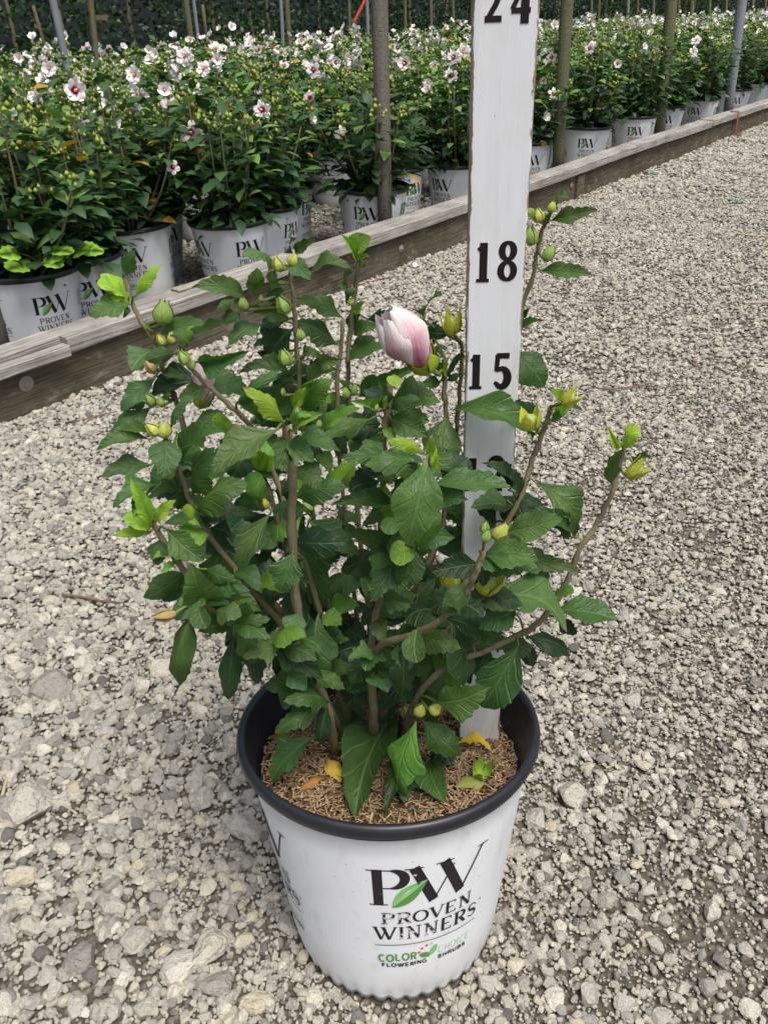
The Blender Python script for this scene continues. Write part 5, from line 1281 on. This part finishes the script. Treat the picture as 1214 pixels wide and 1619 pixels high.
def closed_flower(bx, by, tx, ty, wide, f, lean, spin):
    x, y, wp = nearest(bx, by); off = (Y0 - wp.y) * 100 + f
    B = PX(bx, by, off); T = PX(tx, ty, off + lean); d = (T - B); L = d.length; d.normalize()
    fo = empty('flower'); fo.parent = hero
    fo.matrix_local = HI @ (Matrix.Translation(B) @ d.to_track_quat('Z', 'Y').to_matrix().to_4x4() @ Matrix.Rotation(spin, 4, 'Z') @ Matrix.Diagonal((L * wide, L * wide, L, 1)))
    for k in range(5): obj('petal', WP, fo, Matrix.Rotation(2 * math.pi * k / 5, 4, 'Z') @ Matrix.Diagonal((1 - 0.03 * (k % 2), 1 - 0.03 * (k % 2), (1, 0.94, 1.03, 0.96, 1.0)[k], 1)))
    cs = obj('calyx', SEP, fo, Matrix.Translation((0, 0, -0.12)) @ Matrix.Diagonal((0.44, 0.44, 0.34, 1))); cs.color = (0.30, 0.40, 0.03, 1)
    c2 = obj('calyx_cup', OVA, fo, Matrix.Translation((0, 0, -0.12)) @ Matrix.Diagonal((0.44, 0.44, 0.34, 1))); c2.color = (0.22, 0.33, 0.03, 1)
    mb = MB(); mb.tube([HI @ wp, HI @ ((wp + B - d * L * 0.14) / 2 - Vector((0, 0, 0.004))), HI @ (B - d * L * 0.1)], [0.0018, 0.0018, 0.002], 6); mb.build('flower_stalk', M['green_stem'], hero)
closed_flower(674, 575, 607, 492, 0.88, 3.0, 1.0, 0.4)
closed_flower(317, 636, 325, 562, 0.66, -1.5, -0.5, 2.0)
closed_flower(303, 905, 283, 890, 0.9, -6, -1, 1.0)
# ------------------------------------------------------------------ numbered stake pushed into the pot
RB = soil_px(757, 1168); lean = Vector((-0.014, -0.006, 1)).normalized()
yaw = math.radians(-3.0)
sx = Vector((math.cos(yaw), math.sin(yaw), 0)); sx = (sx - lean * sx.dot(lean)).normalized(); sy = lean.cross(sx)
SM = Matrix(((sx.x, sy.x, lean.x, RB.x), (sx.y, sy.y, lean.y, RB.y), (sx.z, sy.z, lean.z, RB.z), (0, 0, 0, 1)))
stake = empty('measuring_stake', SM); tag(stake, 'white painted wooden measuring stake with black numbers standing in the pot', 'measuring stake')
SW, STK = 0.0392, 0.018
mb = MB(); b = 0.0012; ring = [(-SW / 2 + b, 0), (SW / 2 - b, 0), (SW / 2, b), (SW / 2, STK - b), (SW / 2 - b, STK), (-SW / 2 + b, STK), (-SW / 2, STK - b), (-SW / 2, b)]
k = 60; V = []; Fc = []; r = random.Random(4)
for i in range(k + 1):
    z = -0.06 + 0.98 * i / k
    for x, y in ring: V.append((x + r.uniform(-1, 1) * 0.00025, y + r.uniform(-1, 1) * 0.0001 * (y > 0), z))
for i in range(k):
    for j in range(8): Fc.append((i * 8 + j, i * 8 + (j + 1) % 8, (i + 1) * 8 + (j + 1) % 8, (i + 1) * 8 + j))
Fc.append(tuple(range(7, -1, -1))); Fc.append(tuple(k * 8 + j for j in range(8)))
obj('board', mesh_of('board', V, Fc, M['stake'], smooth=False), stake)
SI = SM.inverted()
def stake_xy(px, py): q = SI @ at_plane(px, py, RB, sy); return q.x, q.z
def digit(ch, x0, y0, x1, y1):
    """pixel box of a printed digit: left, top, right, bottom"""
    a = stake_xy(x0, y1); c = stake_xy(x1, y0)
    pr = Print(lambda x, y, l: (x, -0.0003 - l * 0.00002, y)); pr.layer = 0
    h = c[1] - a[1]
    for P, Wd in glyph(ch, 0.2, 0.1, False): pr.stroke([(a[0] + (c[0] - a[0]) * p[0], a[1] + h * p[1]) for p in P], [w * h for w in Wd], 0)
    o_ = pr.mb.build('number', M['ink_digit'], stake, False); return o_
digit('2', 764, -38, 797, 35); digit('4', 807, -36, 842, 37)
digit('1', 751, 383, 775, 446); digit('8', 787, 379, 818, 444)
digit('1', 740, 560, 763, 615); digit('5', 778, 557, 808, 615)
digit('1', 734, 724, 757, 776); digit('2', 769, 721, 798, 776)

# ------------------------------------------------------------------ fallen leaves and bits on the mulch
def fallen(px, py, ang, L, w, c, label, kind='o', curl=1, up=0.006, name='fallen_leaf', tilt=0.0):
    P = soil_px(px, py, up); a = (ex * math.cos(math.radians(ang)) + ey * math.sin(math.radians(ang)) + ez * tilt).normalized(); s_ = a.cross(ez).normalized(); n_ = s_.cross(a)
    B = P - a * L / 2
    Mw = Matrix(((s_.x * w, a.x * L, n_.x * L, B.x), (s_.y * w, a.y * L, n_.y * L, B.y), (s_.z * w, a.z * L, n_.z * L, B.z), (0, 0, 0, 1)))
    me = LM[kind][curl].copy(); me.materials.clear(); me.materials.append(M['fallen'])
    o_ = obj(name, me); o_.matrix_world = Mw; o_.color = (*c, 1); tag(o_, label, 'leaf'); return o_
fallen(527, 1218, -68, 0.036, 0.016, (0.55, 0.38, 0.06), 'yellow fallen leaf lying flat on the mulch', 'n', 1)
fallen(563, 1166, 70, 0.026, 0.017, (0.42, 0.40, 0.03), 'yellow-green leaf standing by the shrub stem base', 'n', 0, 0.012, tilt=0.6)
fallen(748, 1183, -15, 0.034, 0.016, (0.50, 0.38, 0.03), 'yellow curled leaf at the foot of the numbered stake', 'o', 2, 0.009)
fallen(492, 1240, 35, 0.026, 0.011, (0.36, 0.16, 0.04), 'orange-brown curled leaf beside the flat yellow leaf on the mulch', 'n', 4, 0.007)
fallen(553, 1188, 20, 0.032, 0.012, (0.20, 0.11, 0.04), 'dry brown leaf lying behind the flat yellow leaf', 'n', 2, 0.006)
fallen(603, 1133, 40, 0.026, 0.022, (0.26, 0.12, 0.04), 'rusty brown dead leaf behind the main stem', 'o', 1, 0.01)
fallen(742, 1240, 10, 0.028, 0.018, (0.24, 0.26, 0.07), 'pale olive dried leaf beside the fallen bud on the mulch', 'r', 1, 0.006)
def fallen_bud(px, py, d, size, c, label):
    P = soil_px(px, py, 0.006); o_ = obj('fallen_bud', SEP)
    o_.matrix_world = Matrix.Translation(P) @ d.to_track_quat('Z', 'Y').to_matrix().to_4x4() @ Matrix.Diagonal((size * 0.8, size * 0.8, size, 1)); o_.color = (*c, 1); tag(o_, label, 'bud')
fallen_bud(759, 1228, Vector((0.1, -0.2, 1)).normalized(), 0.020, (0.22, 0.36, 0.04), 'green fallen bud standing on the mulch at the pot rim')
fallen_bud(447, 1172, Vector((0.1, -0.5, 0.8)).normalized(), 0.014, (0.26, 0.36, 0.05), 'small green bud dropped on the mulch at the shaded pot wall')
r = random.Random(9)
gb = MB(); octa(gb, (0, 0, 0), 0.0017, (0, 0, 0), 1.0); gme = mesh_of('granule', gb.v, gb.f, M['teal'])
for px, py in ((728, 1202), (740, 1212), (766, 1196), (730, 1226), (787, 1206), (751, 1204), (683, 1284), (655, 1280), (745, 1214), (720, 1252)):
    o_ = obj('fertilizer_granule', gme); o_.location = soil_px(px, py, 0.005); tag(o_, 'tiny teal fertilizer granule on the mulch', 'granule', 'fertilizer granules on the mulch')

# ------------------------------------------------------------------ litter on the path
def twig(pxs, rad, mat, label, name='twig', z=0.006, cat='twig'):
    P = [at_z(x, y, z) for x, y in pxs]; c = P[0].copy()
    Q, R = smoothpath([p - c for p in P], [rad * (1 - 0.4 * i / (len(P) - 1)) for i in range(len(P))], 4)
    mb = MB(); mb.tube(Q, R, 6); o_ = mb.build(name, mat); o_.location = c; tag(o_, label, cat); return o_
twig([(98, 940), (130, 944), (160, 950), (192, 953)], 0.0025, M['twig'], 'dark brown twig on the gravel left of the shrub'.replace(' left of the shrub', ' beside the lowest drooping leaves'))
twig([(70, 1255), (92, 1268), (122, 1287)], 0.0022, M['twig_pale'], 'short reddish twig lying among coarse stones')
twig([(3, 1262), (10, 1235), (20, 1212)], 0.0025, M['twig_pale'], 'pale dry stalk lying by the large pale stone')
twig([(938, 606), (942, 612), (958, 615), (985, 613), (1015, 609), (1040, 612)], 0.0028, M['twig'], 'curved brown rootlet on the gravel beside the shrub tips')
twig([(905, 308), (935, 309), (958, 306)], 0.004, M['twig_pale'], 'straight pale stick lying against the timber edging')
twig([(555, 452), (580, 447), (605, 440), (630, 436)], 0.003, M['twig'], 'thin brown stick on the gravel under the timber edging')
twig([(1085, 566), (1095, 575), (1101, 580)], 0.003, M['twig'], 'small reddish twig on the open gravel')
twig([(130, 664), (160, 656), (185, 650)], 0.0022, M['twig'], 'thin twig on the gravel beneath the stained timber board')
twig([(1165, 369), (1190, 372), (1214, 373)], 0.004, M['twig_pale'], 'pale straw piece on the gravel beyond the green plastic')
# pale wood chip
P = at_z(1200, 478, 0.008); mb = MB(); mb.box((0, 0, 0), 0.10, 0.02, 0.008, Matrix.Rotation(0.1, 3, 'Z')); o_ = mb.build('wood_chip', M['wood_sliver'], None, False); o_.location = P; tag(o_, 'pale wood chip on the open gravel', 'wood chip')
# scraps of green plastic
for px, py, lab, sd in ((1028, 276, 'crumpled green plastic scrap on the gravel near the timber edging', 1), (1168, 322, 'small green plastic scrap on the open gravel', 2)):
    r = random.Random(sd); mb = MB(); n = 7; V = []
    for i in range(n):
        for j in range(3): V.append(((i / n - 0.5) * 0.09, (j - 1) * 0.014 + r.uniform(-0.006, 0.006), 0.010 + r.uniform(-0.004, 0.009) + 0.006 * math.sin(i * 1.7)))
    mb.add(V, [(i * 3 + j, i * 3 + j + 1, i * 3 + j + 4, i * 3 + j + 3) for i in range(n - 1) for j in range(2)])
    px2, py2 = {1: (1030, 277), 2: (1166, 321)}[sd]
    o_ = mb.build('plastic_scrap', M['teal']); o_.location = at_z(px2, py2, 0.004); tag(o_, lab, 'plastic scrap')
    md_ = o_.modifiers.new('thickness', 'SOLIDIFY'); md_.thickness = 0.001
# white fallen petal
mb = MB(); Vv, Ff, Uu = petal_strip(0.95, 0.024, 0.018); mb.add(Vv, Ff, uv=Uu)
for px, py, lab in ((656, 423, 'small white petal lying on the gravel under the timber edging'),):
    o_ = mb.build('petal', M['petal_white'], None); o_.matrix_world = Matrix.Translation(at_z(px, py, 0.012)) @ Matrix.Rotation(0.6, 4, 'X'); tag(o_, lab, 'petal')
bpy.context.view_layer.update()
